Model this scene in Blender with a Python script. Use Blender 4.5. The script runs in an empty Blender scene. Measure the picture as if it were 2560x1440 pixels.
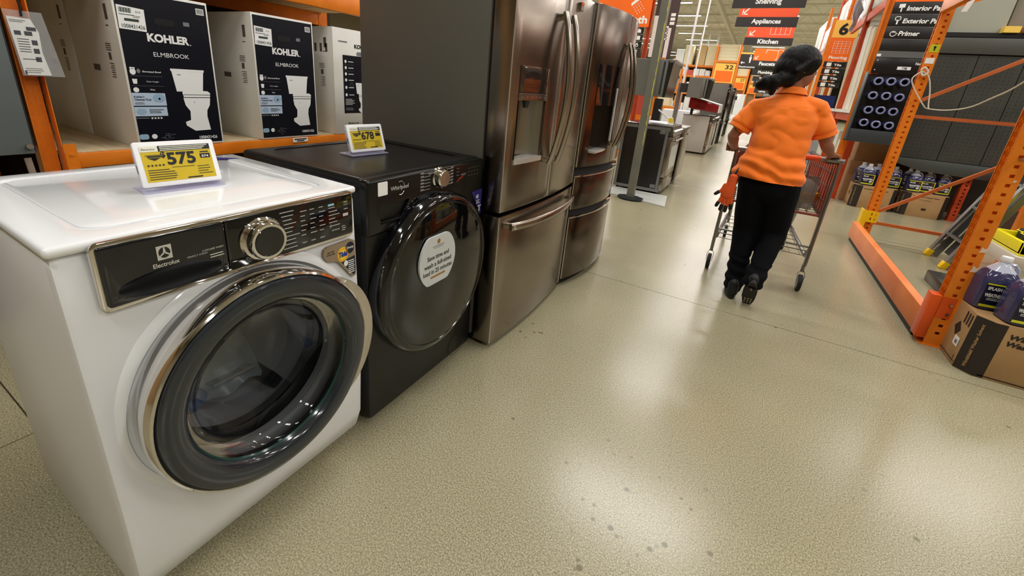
import bpy, bmesh, math, random
from mathutils import Vector, Matrix, noise
R = math.radians; PI = math.pi
random.seed(7)
SC = bpy.context.scene
COL = SC.collection
# ---------------------------------------------------------------- camera
cd = bpy.data.cameras.new('camera'); cam = bpy.data.objects.new('camera', cd); COL.objects.link(cam)
YAW, PIT, ROL = -.503839, -.329257, .0844793
fw = Vector((math.sin(YAW)*math.cos(PIT), math.cos(YAW)*math.cos(PIT), math.sin(PIT)))
r0 = Vector((math.cos(YAW), -math.sin(YAW), 0)); u0 = r0.cross(fw)
rt = r0*math.cos(ROL)+u0*math.sin(ROL); up = -r0*math.sin(ROL)+u0*math.cos(ROL)
mw = Matrix((rt, up, -fw)).transposed().to_4x4(); mw.translation = Vector((0, 0, 1.31))
cam.matrix_world = mw
cd.sensor_width = 36; cd.lens = 1061.32*36/2560; cd.clip_start = .02; cd.clip_end = 300
cd.shift_x = (1280-1251.9)/2560; cd.shift_y = -(720-568.6)/2560
SC.camera = cam
# ---------------------------------------------------------------- world, exposure
w = bpy.data.worlds.new('store_ambient'); SC.world = w; w.use_nodes = True
bgn = w.node_tree.nodes['Background']; bgn.inputs[0].default_value = (.95, .97, 1, 1); bgn.inputs[1].default_value = .05
SC.view_settings.view_transform = 'Standard'; SC.view_settings.look = 'None'
SC.view_settings.exposure = 0.0; SC.view_settings.gamma = 1; SC.view_settings.use_curve_mapping = False
SC.cycles.use_denoising = True
SC.cycles.max_bounces = 8; SC.cycles.glossy_bounces = 4; SC.cycles.transmission_bounces = 6; SC.cycles.transparent_max_bounces = 8
SC.cycles.caustics_reflective = False; SC.cycles.caustics_refractive = False
SC.cycles.sample_clamp_indirect = 4
LAMP_W = 112     # watts of one ceiling strip
# ---------------------------------------------------------------- materials
def lin(c):
    return tuple(((v/255)/12.92 if v/255 <= .04045 else ((v/255+.055)/1.055)**2.4) for v in c)+(1,)
MATS = {}
def mat(name, c, rough=.5, metal=0, coat=0, spec=.5, nz=None, c2=None, bump=None, alpha=1, trans=0, ior=1.45, emit=None, stretch=None, aniso=0, sheen=0):
    if name in MATS: return MATS[name]
    m = bpy.data.materials.new(name); m.use_nodes = True; nt = m.node_tree; b = nt.nodes['Principled BSDF']
    I = b.inputs
    I['Base Color'].default_value = lin(c); I['Roughness'].default_value = rough; I['Metallic'].default_value = metal
    I['Coat Weight'].default_value = coat; I['Coat Roughness'].default_value = .06
    I['Specular IOR Level'].default_value = spec; I['Transmission Weight'].default_value = trans; I['IOR'].default_value = ior
    I['Alpha'].default_value = alpha
    if sheen: I['Sheen Weight'].default_value = sheen
    if emit: I['Emission Color'].default_value = lin(c); I['Emission Strength'].default_value = emit
    if nz or bump:
        tc = nt.nodes.new('ShaderNodeTexCoord'); mp = nt.nodes.new('ShaderNodeMapping')
        nt.links.new(tc.outputs['Object'], mp.inputs[0])
        if stretch: mp.inputs['Scale'].default_value = stretch
    if nz:
        n = nt.nodes.new('ShaderNodeTexNoise'); n.inputs['Scale'].default_value = nz; n.inputs['Detail'].default_value = 5
        nt.links.new(mp.outputs[0], n.inputs[0])
        r = nt.nodes.new('ShaderNodeValToRGB'); r.color_ramp.elements[0].position = .35; r.color_ramp.elements[1].position = .65
        r.color_ramp.elements[0].color = lin(c); r.color_ramp.elements[1].color = lin(c2 or tuple(min(255, v*1.15) for v in c))
        nt.links.new(n.outputs[0], r.inputs[0]); nt.links.new(r.outputs[0], I['Base Color'])
    if bump:
        n2 = nt.nodes.new('ShaderNodeTexNoise'); n2.inputs['Scale'].default_value = bump[0]; n2.inputs['Detail'].default_value = 3
        nt.links.new(mp.outputs[0], n2.inputs[0])
        bp = nt.nodes.new('ShaderNodeBump'); bp.inputs['Strength'].default_value = bump[1]; bp.inputs['Distance'].default_value = bump[2] if len(bump) > 2 else .01
        nt.links.new(n2.outputs[0], bp.inputs['Height']); nt.links.new(bp.outputs[0], I['Normal'])
    MATS[name] = m; return m
WHITE = mat('white_enamel', (236, 238, 241), .12, coat=.6)
WHITES = mat('white_enamel_panel', (228, 230, 234), .28, spec=.25)
BLACKG = mat('black_gloss_plastic', (10, 11, 14), .07, coat=.5)
BLACKM = mat('black_satin_enamel', (15, 15, 15), .34, bump=(220, .06, .002))
CHROME = mat('chrome', (225, 222, 220), .08, 1)
STEEL = mat('stainless_steel', (150, 140, 130), .22, 1, bump=(60, .05, .002), stretch=(.05, 1, 12))
DSTEEL = mat('dark_stainless_steel', (104, 94, 86), .2, 1, bump=(60, .05, .002), stretch=(.05, 1, 12))
GREYP = mat('grey_painted_steel', (112, 111, 106), .42)
DGREY = mat('dark_grey_plastic', (50, 54, 58), .3)
ORANGE = mat('orange_rack_paint', (226, 120, 20), .38, nz=9, c2=(236, 132, 32), bump=(30, .1, .003))
REDOR = mat('red_orange_rack_paint', (186, 66, 30), .42, nz=6, c2=(205, 82, 40))
YEL = mat('yellow_guard_paint', (240, 196, 8), .4)
WHP = mat('white_plastic', (236, 236, 240), .35)
INKW = mat('white_print', (240, 240, 240), .6)
INKB = mat('black_print', (16, 16, 18), .5)
INKG = mat('grey_print', (120, 120, 124), .6)
CARD = mat('brown_cardboard', (166, 130, 86), .8, nz=5, c2=(178, 142, 98), bump=(80, .1, .002))
CARDW = mat('white_cardboard', (222, 220, 212), .6, nz=3, c2=(230, 228, 222))
NAVY = mat('navy_black_carton_print', (17, 18, 28), .3)
WOOD = mat('pale_shelf_board', (196, 176, 140), .65, nz=4, c2=(212, 194, 160), stretch=(1, 9, 1))
DARK = mat('dark_recess', (14, 13, 12), .8)
RUB = mat('black_rubber', (22, 22, 22), .6)
ALU = mat('aluminium', (176, 178, 180), .32, 1)
SIGNO = mat('orange_sign_face', (250, 108, 12), .5)
SIGNR = mat('red_orange_sign_face', (236, 84, 40), .5)
SIGNB = mat('charcoal_sign_face', (44, 40, 40), .45)
SIGNY = mat('amber_sign_face', (250, 190, 84), .5)
# ---------------------------------------------------------------- mesh helpers
_TX = {}
def text_mesh(body, bold, shear):
    k = (body, bold, shear)
    if k in _TX: return _TX[k]
    c = bpy.data.curves.new('t', 'FONT'); c.body = body; c.size = 1; c.offset = bold; c.shear = shear; c.resolution_u = 3
    c.fill_mode = 'FRONT'
    o = bpy.data.objects.new('t', c); COL.objects.link(o)
    dg = bpy.context.evaluated_depsgraph_get(); me = o.evaluated_get(dg).to_mesh()
    vs = [v.co.copy() for v in me.vertices]; fs = [tuple(p.vertices) for p in me.polygons]
    o.evaluated_get(dg).to_mesh_clear(); bpy.data.objects.remove(o); bpy.data.curves.remove(c)
    x0 = min(v.x for v in vs); x1 = max(v.x for v in vs); y0 = min(v.y for v in vs); y1 = max(v.y for v in vs)
    _TX[k] = ([((v.x-x0)/(x1-x0), (v.y-y0)/(y1-y0)) for v in vs], fs, (x1-x0)/(y1-y0)); return _TX[k]
class G:
    def __init__(s): s.bm = bmesh.new(); s.m = 0; s.T = Matrix.Identity(4); s.sm = []
    def v(s, co): return s.bm.verts.new(s.T @ Vector(co))
    def f(s, vs):
        try: f = s.bm.faces.new(vs)
        except ValueError: return None
        f.material_index = s.m; return f
    def mesh(s, vs, fs):
        V = [s.v(c) for c in vs]
        for q in fs: s.f([V[i] for i in q])
        return V
    def box(s, x0, x1, y0, y1, z0, z1, bev=0, seg=2):
        if bev:
            b = bmesh.new(); bmesh.ops.create_cube(b, size=1)
            for v in b.verts: v.co = Vector(((x0+x1)/2+v.co.x*(x1-x0), (y0+y1)/2+v.co.y*(y1-y0), (z0+z1)/2+v.co.z*(z1-z0)))
            bmesh.ops.bevel(b, geom=list(b.edges), offset=bev, segments=seg, affect='EDGES', profile=.5)
            b.verts.index_update(); s.mesh([v.co.copy() for v in b.verts], [[v.index for v in f.verts] for f in b.faces]); b.free()
        else:
            s.mesh([(x0,y0,z0),(x1,y0,z0),(x1,y1,z0),(x0,y1,z0),(x0,y0,z1),(x1,y0,z1),(x1,y1,z1),(x0,y1,z1)],
                   [(0,3,2,1),(4,5,6,7),(0,1,5,4),(1,2,6,5),(2,3,7,6),(3,0,4,7)])
        return s
    def prism(s, pts, a, b, ax='y'):
        """outline extruded from a to b; ax='y': pts are (x,z); ax='x': (y,z); ax='z': (x,y)"""
        def P(p, t): return (p[0], t, p[1]) if ax == 'y' else ((t, p[0], p[1]) if ax == 'x' else (p[0], p[1], t))
        n = len(pts); A = [s.v(P(p, a)) for p in pts]; B = [s.v(P(p, b)) for p in pts]
        s.f(A); s.f(B[::-1])
        for i in range(n): j = (i+1) % n; s.f([A[j], A[i], B[i], B[j]])
        return s
    def poly(s, pts, y, ax='y'):
        def P(p): return (p[0], y, p[1]) if ax == 'y' else ((y, p[0], p[1]) if ax == 'x' else (p[0], p[1], y))
        s.f([s.v(P(p)) for p in pts]); return s
    def rect(s, x0, z0, x1, z1, y, ax='y'): return s.poly([(x0, z0), (x1, z0), (x1, z1), (x0, z1)], y, ax)
    def disc(s, cx, cz, rx, rz, y, n=24, ax='y'): return s.poly([(cx+rx*math.cos(2*PI*i/n), cz+rz*math.sin(2*PI*i/n)) for i in range(n)], y, ax)
    def ring(s, cx, cz, r1, r2, y, n=32):
        A = [s.v((cx+r1*math.cos(2*PI*i/n), y, cz+r1*math.sin(2*PI*i/n))) for i in range(n)]
        B = [s.v((cx+r2*math.cos(2*PI*i/n), y, cz+r2*math.sin(2*PI*i/n))) for i in range(n)]
        for i in range(n): j = (i+1) % n; s.f([A[i], A[j], B[j], B[i]])
        return s
    def lathe(s, prof, cx=0, cz=0, n=64, ax='y', cap=False, c3=0):
        """prof: (r, t) with t along axis"""
        rows = []
        for r, t in prof:
            row = []
            for i in range(n):
                a = 2*PI*i/n; p, q = r*math.cos(a), r*math.sin(a)
                row.append(s.v((cx+p, t, cz+q) if ax == 'y' else ((cx+p, cz+q, t) if ax == 'z' else (t, cx+p, cz+q))))
            rows.append(row)
        for k in range(len(rows)-1):
            for i in range(n): j = (i+1) % n; s.f([rows[k][i], rows[k][j], rows[k+1][j], rows[k+1][i]])
        if cap: s.f(rows[0][::-1]); s.f(rows[-1])
        return s
    def cyl(s, p, q, r, n=12, r2=None, cap=True):
        p = Vector(p); q = Vector(q); d = (q-p).normalized(); a = d.orthogonal().normalized(); b = d.cross(a); r2 = r if r2 is None else r2
        A = [s.v(p+(a*math.cos(2*PI*i/n)+b*math.sin(2*PI*i/n))*r) for i in range(n)]
        B = [s.v(q+(a*math.cos(2*PI*i/n)+b*math.sin(2*PI*i/n))*r2) for i in range(n)]
        for i in range(n): j = (i+1) % n; s.f([A[i], A[j], B[j], B[i]])
        if cap: s.f(A[::-1]); s.f(B)
        return s
    def tube(s, pts, r, n=8, flat=None):
        pts = [Vector(p) for p in pts]; rows = []; a = None
        for k, p in enumerate(pts):
            d = (pts[min(k+1, len(pts)-1)]-pts[max(k-1, 0)]).normalized()
            if a is None: a = (Vector(flat) if flat else d.orthogonal())
            a = (a-d*a.dot(d)).normalized(); b = d.cross(a)
            ra, rb = r if isinstance(r, tuple) else (r, r)
            rows.append([s.v(p+a*math.cos(2*PI*i/n)*ra+b*math.sin(2*PI*i/n)*rb) for i in range(n)])
        for k in range(len(rows)-1):
            for i in range(n): j = (i+1) % n; s.f([rows[k][i], rows[k][j], rows[k+1][j], rows[k+1][i]])
        s.f(rows[0][::-1]); s.f(rows[-1]); return s
    def text(s, body, x, z, w, h, y, bold=0, shear=0, rot=0):
        vs, fs, asp = text_mesh(body, bold, shear)
        if w is None: w = h*asp
        c, sn = math.cos(rot), math.sin(rot)
        s.mesh([(x+u*w*c-v*h*sn, y, z+u*w*sn+v*h*c) for u, v in vs], [q for q in fs]); return s
    def lines(s, x0, x1, z, n, dz, h, y, jit=.4):
        for i in range(n):
            e = x0+(x1-x0)*(1-random.random()*jit); s.rect(x0, z-i*dz, e, z-i*dz+h, y)
        return s
    def build(s, name, mats, parent=None, smooth=35, bevel=0):
        bmesh.ops.remove_doubles(s.bm, verts=list(s.bm.verts), dist=1e-6) if smooth else None
        bmesh.ops.recalc_face_normals(s.bm, faces=list(s.bm.faces)) if smooth else None
        if bevel:
            es = [e for e in s.bm.edges if len(e.link_faces) == 2 and e.calc_face_angle() > R(40)]
            bmesh.ops.bevel(s.bm, geom=es, offset=bevel, segments=2, affect='EDGES', profile=.5)
        me = bpy.data.meshes.new(name); s.bm.to_mesh(me); s.bm.free()
        for m in (mats if isinstance(mats, (list, tuple)) else [mats]): me.materials.append(m)
        if smooth:
            me.shade_smooth(); me.set_sharp_from_angle(angle=R(smooth))
        o = bpy.data.objects.new(name, me); COL.objects.link(o)
        if parent: o.parent = parent
        return o
def tag(o, label, cat, group=None):
    o['label'] = label; o['category'] = cat
    if group: o['group'] = group
    return o
def thing(name, label, cat, loc=(0, 0, 0), rz=0, group=None):
    o = bpy.data.objects.new(name, None); COL.objects.link(o); o.empty_display_size = .1
    o.location = loc; o.rotation_euler = (0, 0, R(rz)); return tag(o, label, cat, group)
def dup(root, loc, rz=None, label=None, group=None, scale=None):
    def cp(o, par):
        c = o.copy(); COL.objects.link(c); c.parent = par
        for ch in list(o.children): cp(ch, c)
        return c
    kids = list(root.children); r = root.copy(); COL.objects.link(r)
    for ch in kids: cp(ch, r)
    r.location = loc
    if rz is not None: r.rotation_euler = (0, 0, R(rz))
    if scale: r.scale = scale
    if label: r['label'] = label
    if group: r['group'] = group
    return r
def cut(o, g, m2=None):
    """boolean-subtract the builder's mesh from object o"""
    me = bpy.data.meshes.new('c'); bmesh.ops.recalc_face_normals(g.bm, faces=list(g.bm.faces)); g.bm.to_mesh(me); g.bm.free(); me.materials.append(o.data.materials[0])
    if m2:
        o.data.materials.append(m2); me.materials.append(m2)
        for p in me.polygons: p.material_index = 1
    c = bpy.data.objects.new('c', me); COL.objects.link(c); c.parent = o.parent
    md = o.modifiers.new('b', 'BOOLEAN'); md.object = c; md.operation = 'DIFFERENCE'; md.solver = 'EXACT'
    dg = bpy.context.evaluated_depsgraph_get(); nm = bpy.data.meshes.new_from_object(o.evaluated_get(dg))
    o.modifiers.clear(); old = o.data; o.data = nm; bpy.data.objects.remove(c); bpy.data.meshes.remove(me)
    nm.shade_smooth(); nm.set_sharp_from_angle(angle=R(30))
def plate(name, outer, holes, th, m, parent, loc=(0, 0, 0), face='y'):
    """flat sheet with real holes; outline in (x,z), thickness along y"""
    c = bpy.data.curves.new(name, 'CURVE'); c.dimensions = '2D'; c.fill_mode = 'BOTH'; c.extrude = th/2
    for pts in [outer]+holes:
        sp = c.splines.new('POLY'); sp.points.add(len(pts)-1); sp.use_cyclic_u = True
        for i, p in enumerate(pts): sp.points[i].co = (p[0], p[1], 0, 1)
    t = bpy.data.objects.new(name, c); COL.objects.link(t)
    dg = bpy.context.evaluated_depsgraph_get(); me = bpy.data.meshes.new_from_object(t.evaluated_get(dg))
    bpy.data.objects.remove(t); bpy.data.curves.remove(c)
    M = Matrix(((1, 0, 0, 0), (0, 0, -1, 0), (0, 1, 0, 0), (0, 0, 0, 1)))
    if face == 'x': M = Matrix.Rotation(R(90), 4, 'Z') @ M
    me.transform(Matrix.Translation(Vector(loc)) @ M); me.materials.clear(); me.materials.append(m)
    o = bpy.data.objects.new(name, me); COL.objects.link(o)
    if parent: o.parent = parent
    return o
def rrect(x0, z0, x1, z1, r, n=5):
    out = []
    for cx, cz, a in ((x1-r, z1-r, 0), (x0+r, z1-r, 90), (x0+r, z0+r, 180), (x1-r, z0+r, 270)):
        for i in range(n+1): t = R(a+90*i/n); out.append((cx+r*math.cos(t), cz+r*math.sin(t)))
    return out
# ---------------------------------------------------------------- setting: floor, ceiling, far walls
fm = bpy.data.materials.new('polished_concrete'); fm.use_nodes = True; nt = fm.node_tree; b = nt.nodes['Principled BSDF']
N = nt.nodes.new; LK = nt.links.new
geo = N('ShaderNodeNewGeometry')
def nz_(sc, det=4, ro=.5):
    n = N('ShaderNodeTexNoise'); n.inputs['Scale'].default_value = sc; n.inputs['Detail'].default_value = det; n.inputs['Roughness'].default_value = ro
    LK(geo.outputs['Position'], n.inputs[0]); return n
def ramp(src, p0, c0, p1, c1):
    r = N('ShaderNodeValToRGB'); e = r.color_ramp.elements; e[0].position = p0; e[0].color = c0; e[1].position = p1; e[1].color = c1
    LK(src, r.inputs[0]); return r
def mix(fac, a, c, mode='MIX'):
    m = N('ShaderNodeMix'); m.data_type = 'RGBA'; m.blend_type = mode
    if isinstance(fac, float): m.inputs[0].default_value = fac
    else: LK(fac, m.inputs[0])
    for i, s_ in ((6, a), (7, c)):
        if isinstance(s_, tuple): m.inputs[i].default_value = s_
        else: LK(s_, m.inputs[i])
    return m.outputs[2]
base = ramp(nz_(1.1, 5).outputs[0], .3, lin((110, 104, 78)), .7, lin((136, 128, 100))).outputs[0]
agg = ramp(nz_(210, 3, .8).outputs[0], .42, (0, 0, 0, 1), .60, (1, 1, 1, 1)).outputs[0]
c1 = mix(agg, base, lin((182, 175, 146)))
ag2 = ramp(nz_(120, 3, .8).outputs[0], .58, (0, 0, 0, 1), .72, (1, 1, 1, 1)).outputs[0]
c2 = mix(ag2, c1, lin((84, 80, 58)))
vor = N('ShaderNodeTexVoronoi'); vor.inputs['Scale'].default_value = 14; LK(geo.outputs['Position'], vor.inputs[0])
spot = ramp(vor.outputs['Distance'], .10, (1, 1, 1, 1), .16, (0, 0, 0, 1)).outputs[0]
msk = ramp(nz_(1.9, 2).outputs[0], .60, (0, 0, 0, 1), .66, (1, 1, 1, 1)).outputs[0]
def near_(x, y, r):
    d = N('ShaderNodeVectorMath'); d.operation = 'DISTANCE'; LK(geo.outputs['Position'], d.inputs[0]); d.inputs[1].default_value = (x, y, 0)
    return ramp(d.outputs['Value'], r*.5, (1, 1, 1, 1), r, (0, 0, 0, 1)).outputs[0]
vor2 = N('ShaderNodeTexVoronoi'); vor2.inputs['Scale'].default_value = 30; LK(geo.outputs['Position'], vor2.inputs[0])
spot2 = mix(1.0, ramp(vor2.outputs['Distance'], .14, (1, 1, 1, 1), .24, (0, 0, 0, 1)).outputs[0], ramp(nz_(9, 3).outputs[0], .50, (0, 0, 0, 1), .58, (1, 1, 1, 1)).outputs[0], 'MULTIPLY')
c3 = mix(mix(1.0, spot, mix(1.0, msk, near_(-.06, 1.12, .42), 'ADD'), 'MULTIPLY'), c2, lin((100, 94, 68)))
c3 = mix(mix(1.0, spot2, mix(1.0, near_(-.05, 1.08, .36), near_(-.02, 1.3, .2), 'ADD'), 'MULTIPLY'), c3, lin((112, 106, 80)))
LK(c3, b.inputs['Base Color'])
b.inputs['Roughness'].default_value = .235
b.inputs['Specular IOR Level'].default_value = .55
bp = N('ShaderNodeBump'); bp.inputs['Strength'].default_value = .08; bp.inputs['Distance'].default_value = .002
LK(nz_(60, 4).outputs[0], bp.inputs['Height']); LK(bp.outputs[0], b.inputs['Normal'])
FLOOR = fm
g = G(); g.box(-30, 20, -8, 95, -.12, -.012); fl = g.build('floor', mat('joint_filler', (92, 86, 66), .8)); fl['kind'] = 'structure'
ys = [-8, -1.5, .25, 2.925, 7.2, 11.5, 15.8, 20.1, 24.4, 95]; ys[1] = -4.2
xs = [-30, -6.2, -1.95, 2.6, 7, 20]
for i in range(len(xs)-1):
    for j in range(len(ys)-1):
        if i == 2 and j in (2,): pass
        g = G(); g.box(xs[i]+.0025, xs[i+1]-.0025, ys[j]+.0025, ys[j+1]-.0025, -.012, 0); g.build('concrete_slab', FLOOR, fl, smooth=0)
# ceiling
g = G(); CZ = 6.9
yy = -8
step = .6
while yy < 95:
    g.mesh([(-30, yy, CZ), (20, yy, CZ), (20, yy+.3, CZ), (-30, yy+.3, CZ), (-30, yy+.36, CZ-.09), (20, yy+.36, CZ-.09), (20, yy+.54, CZ-.09), (-30, yy+.54, CZ-.09), (-30, yy+.6, CZ), (20, yy+.6, CZ)],
           [(0, 1, 2, 3), (3, 2, 5, 4), (4, 5, 6, 7), (7, 6, 9, 8)]); yy += step
ce = g.build('ceiling', mat('beige_deck_steel', (228, 226, 216), .6, nz=.6, c2=(234, 232, 224)), smooth=0); ce['kind'] = 'structure'
JM = mat('joist_paint', (212, 208, 196), .6)
jm = None
for k in range(26):
    y = 6+k*3.2
    if jm is None:
        g = G(); g.box(-30, 20, -.04, .04, -.1, -.04); g.box(-30, 20, -.03, .03, -.66, -.61)
        x = -30
        while x < 20:
            g.tube([(x, 0, -.62), (x+.55, 0, -.08)], .018, 4); g.tube([(x+.55, 0, -.08), (x+1.1, 0, -.62)], .018, 4); x += 1.1
        jm = g.build('joist', JM, ce, smooth=0); jm.location = (0, y, CZ)
    else:
        j = jm.copy(); COL.objects.link(j); j.location = (0, y, CZ)
for x in (-11, -3, 5):
    g = G(); g.box(x-.08, x+.08, -8, 95, CZ-.95, CZ-.66); g.build('girder', JM, ce, smooth=0)
WALL = mat('tan_wall', (170, 156, 128), .8)
for nm, bx in (('wall_far', (-30, 20, 94.7, 95, 0, 7)), ('wall_left', (-30.3, -30, -8, 95, 0, 7)), ('wall_right', (20, 20.3, -8, 95, 0, 7)), ('wall_rear', (-30, 20, -8.3, -8, 0, 7))):
    g = G(); g.box(*bx); o = g.build(nm, WALL, smooth=0); o['kind'] = 'structure'
# ceiling strip lights: housing, two tubes, and the light they give
TUBE = mat('lit_fluorescent_tube', (255, 252, 246), .5, emit=6)
def strip(x, y, first=[None]):
    L = 2.5
    if first[0] is None:
        t = thing('ceiling_light', 'long white fluorescent strip light hung under the beige metal roof', 'ceiling light', (x, y, 6.0), 0, 'fluorescent strips under the roof')
        g = G(); g.box(-L/2, L/2, -.11, .11, .06, .10); g.mesh([(-L/2, -.17, .02), (L/2, -.17, .02), (L/2, -.09, .10), (-L/2, -.09, .10), (-L/2, .17, .02), (L/2, .17, .02), (L/2, .09, .10), (-L/2, .09, .10)], [(0, 1, 2, 3), (5, 4, 7, 6)])
        g.build('reflector', WHP, t)
        for s in (-1, 1):
            g = G(); g.cyl((-L/2+.03, s*.06, .035), (L/2-.03, s*.06, .035), .018, 8); g.build('tube', TUBE, t)
        for s in (-1, 1):
            g = G(); g.cyl((s*1, 0, .1), (s*1, 0, .62), .006, 5); g.build('hanger', ALU, t)
        ld = bpy.data.lights.new('strip_lamp', 'AREA'); ld.shape = 'RECTANGLE'; ld.size = L; ld.size_y = .3; ld.energy = LAMP_W; ld.color = (1, .985, .955)
        lo = bpy.data.objects.new('strip_lamp', ld); COL.objects.link(lo); lo.location = (0, 0, 0); lo.parent = t
        first[0] = t
    else: dup(first[0], (x, y, 6.0))
for cx in (-10.7, -5.5, -.45, 4.7, 10):
    y = -1.6 if cx > -5 else 2.4
    while y < 62:
        strip(cx, y); y += 4
# ================================================================ WASHERS (front faces +X)
def washer_white():
    W, D, H = .686, .66, .972
    t = thing('washing_machine', 'white front-loading washing machine with navy control strip, the nearest appliance', 'washing machine', (-1.015, .2, 0), 90)
    g = G()   # cabinet: sides, slightly bowed front with a tucked-in bottom
    prof = [(.0, .93), (-.004, .80), (-.012, .55), (-.012, .30), (-.004, .12), (.02, .045), (.05, .018), (D, .018), (D, .955), (.03, .955), (.006, .948)]
    g.prism(prof, 0, W, 'x'); body = g.build('cabinet', WHITES, t, bevel=.014)
    c = G(); c.lathe([(.232, -.1), (.232, .42)], W/2, .525, 64, cap=True); cut(body, c)
    g = G(); g.box(-.004, W+.004, -.006, D, .950, H, .009, 3); lid = g.build('lid', WHITE, t)
    c = G(); c.prism(rrect(.06, .05, W-.06, D-.05, .05, 6), H-.004, H+.02, 'z'); cut(lid, c)
    g = G(); g.prism(rrect(.075, .065, W-.075, D-.065, .045, 6), H-.0045, H-.0015, 'z'); g.build('lid_inset', WHITE, t, bevel=.0012)
    for x, y in ((.07, .12), (W-.07, .12), (.07, D-.05), (W-.07, D-.05)):
        g = G(); g.cyl((x, y, 0), (x, y, .02), .022, 12); g.build('foot', RUB, t)
    # control strip
    out = rrect(.052, .822, .664, .966, .016)
    g = G(); g.prism(out, -.016, .004); tr = g.build('control_trim', CHROME, t, bevel=.003)
    c = G(); c.prism(rrect(.063, .835, .653, .955, .006), -.03, -.004); cut(tr, c)
    NV = mat('navy_gloss_panel', (10, 14, 22), .09, coat=.6)
    g = G(); g.prism(rrect(.060, .832, .288, .958, .008), -.022, -.012); dr = g.build('dispenser_drawer', NV, t, bevel=.0025)
    c = G(); c.lathe([(.0001, -1), (.35, -.94), (.7, -.72), (.9, -.44), (1, 0), (.9, .44), (.7, .72), (.35, .94), (.0001, 1)], 0, 0, 32)
    for v in c.bm.verts: v.co = Vector((.176+v.co.x*.104, -.026+v.co.y*.0125, .862+v.co.z*.027))
    cut(dr, c, mat('dark_scoop', (6, 8, 12), .45, spec=.2))  # recess gets its own darker, duller colour so it reads as shaded
    g = G(); g.tube([(.09+.178*k/14, -.0235+.002*abs(k/7-1)**2, .836+.010*abs(k/7-1)**3) for k in range(15)], (.0025, .0015), 6); g.build('drawer_lip', NV, dr)
    g = G(); g.prism(rrect(.290, .832, .656, .958, .008), -.021, -.012); g.build('control_panel', BLACKG, t, bevel=.0015)
    g = G(); y = -.0232
    g.rect(.152, .905, .179, .936, y); g.m = 1; g.disc(.1655, .9205, .0105, .0118, y-.0004); g.m = 0
    g.poly([(.1655-.001, .9325), (.1655+.001, .9325), (.168, .921), (.1655, .9195)], y-.0008); g.poly([(.1655, .9185), (.168, .921), (.1755, .914), (.174, .912)], y-.0008); g.poly([(.1655, .9185), (.163, .921), (.1555, .914), (.157, .912)], y-.0008)
    g.poly([(.1655-.001, .9325), (.163, .921), (.1655, .9195)], y-.0008)
    g.text('Electrolux', .142, .890, .048, .0095, y, .02)
    g.text('PERFECT STEAM', .205, .893, .04, .004, y); g.text('LUXCARE WASH', .236, .899, .044, .0045, y, .01)
    g.lines(.250, .282, .886, 2, .006, .0025, y); g.build('printed_logo', [mat('silver_print', (196, 194, 184), .4), NV], t, smooth=0)
    # dial
    cx, cz = .372, .893
    g = G(); g.lathe([(.056, -.018), (.056, -.026), (.052, -.031), (.047, -.031), (.047, -.050), (.044, -.056), (.038, -.056)], cx, cz, 48); d = g.build('dial', CHROME, t)
    g = G(); g.lathe([(.0385, -.0555), (.036, -.0575), (.0001, -.058)], cx, cz, 40); g.build('dial_face', BLACKG, d)
    g = G(); y = -.0218; g.m = 0
    z = .945
    for k, wd in enumerate((.040, .034, .026, .036, .026, .022, .040, .030, .034, .040)):
        x = .424+.014*math.sin(PI*(k+1)/11)-.004+(.004 if k > 5 else 0); g.rect(x, z-k*.0112, x+wd, z-k*.0112+.0022, y)
    for c in range(3):
        for r_ in range(6):
            x = .482+c*.029; g.rect(x, .937-r_*.0135, x+(.014 if (r_+c) % 3 else .020), .937-r_*.0135+.0022, y)
        g.text(('TEMP', 'SOIL', 'SPIN')[c], .482+c*.029, .846, .015, .004, y, .03)
    for r_ in range(6): g.rect(.572, .927-r_*.011, .594+.008*(r_ % 3), .927-r_*.011+.0022, y)
    g.rect(.577, .880, .578, .866, y)
    g.text('START', .626, .934, .014, .0042, y, .03); g.text('PAUSE', .626, .927, .014, .0035, y); g.rect(.626, .914, .640, .9165, y)
    g.rect(.622, .893, .641, .902, y); g.text('OPTIONS', .580, .856, .028, .0045, y, .02); g.lines(.616, .632, .862, 3, .006, .002, y)
    g.m = 1; g.rect(.571, .934, .592, .940, y); g.m = 0
    g.ring(.335, .851, .0045, .006, y, 16); g.rect(.328, .841, .342, .8425, y)
    g.build('printed_controls', [mat('soft_white_print', (196, 196, 198), .5), mat('pale_blue_print', (150, 205, 225), .5)], t, smooth=0)
    # badge sticker
    g = G(); g.prism([(.556, .770), (.552, .785), (.556, .800), (.568, .806), (.655, .809), (.668, .802), (.671, .70), (.668, .682), (.657, .680), (.648, .688), (.606, .744), (.596, .752), (.566, .760)], -.0145, -.004)
    bd = g.build('recommendation_sticker', mat('taupe_sticker', (150, 130, 106), .35), t, smooth=0)
    g = G(); y = -.0152; g.m = 1; g.poly([(.614, .744), (.667, .752), (.667, .69), (.66, .686)], y); g.disc(.649, .783, .0165, .019, y)
    g.m = 2; g.disc(.621, .768, .021, .024, y); g.m = 3; g.ring(.621, .768, .0175, .0195, y-.0005, 28); g.m = 4; g.text('Tide', .605, .760, .032, .018, y-.001, .05, .2)
    g.m = 0; g.text('Downy', .636, .778, .027, .011, y-.0006, .02); g.lines(.640, .664, .738, 7, .0068, .003, y-.0006, .2); g.disc(.631, .735, .008, .010, y-.0006)
    g.m = 5; g.text('BETTER', .566, .786, .024, .0045, y, .02); g.text('TOGETHER', .560, .778, .033, .0045, y, .02)
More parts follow.
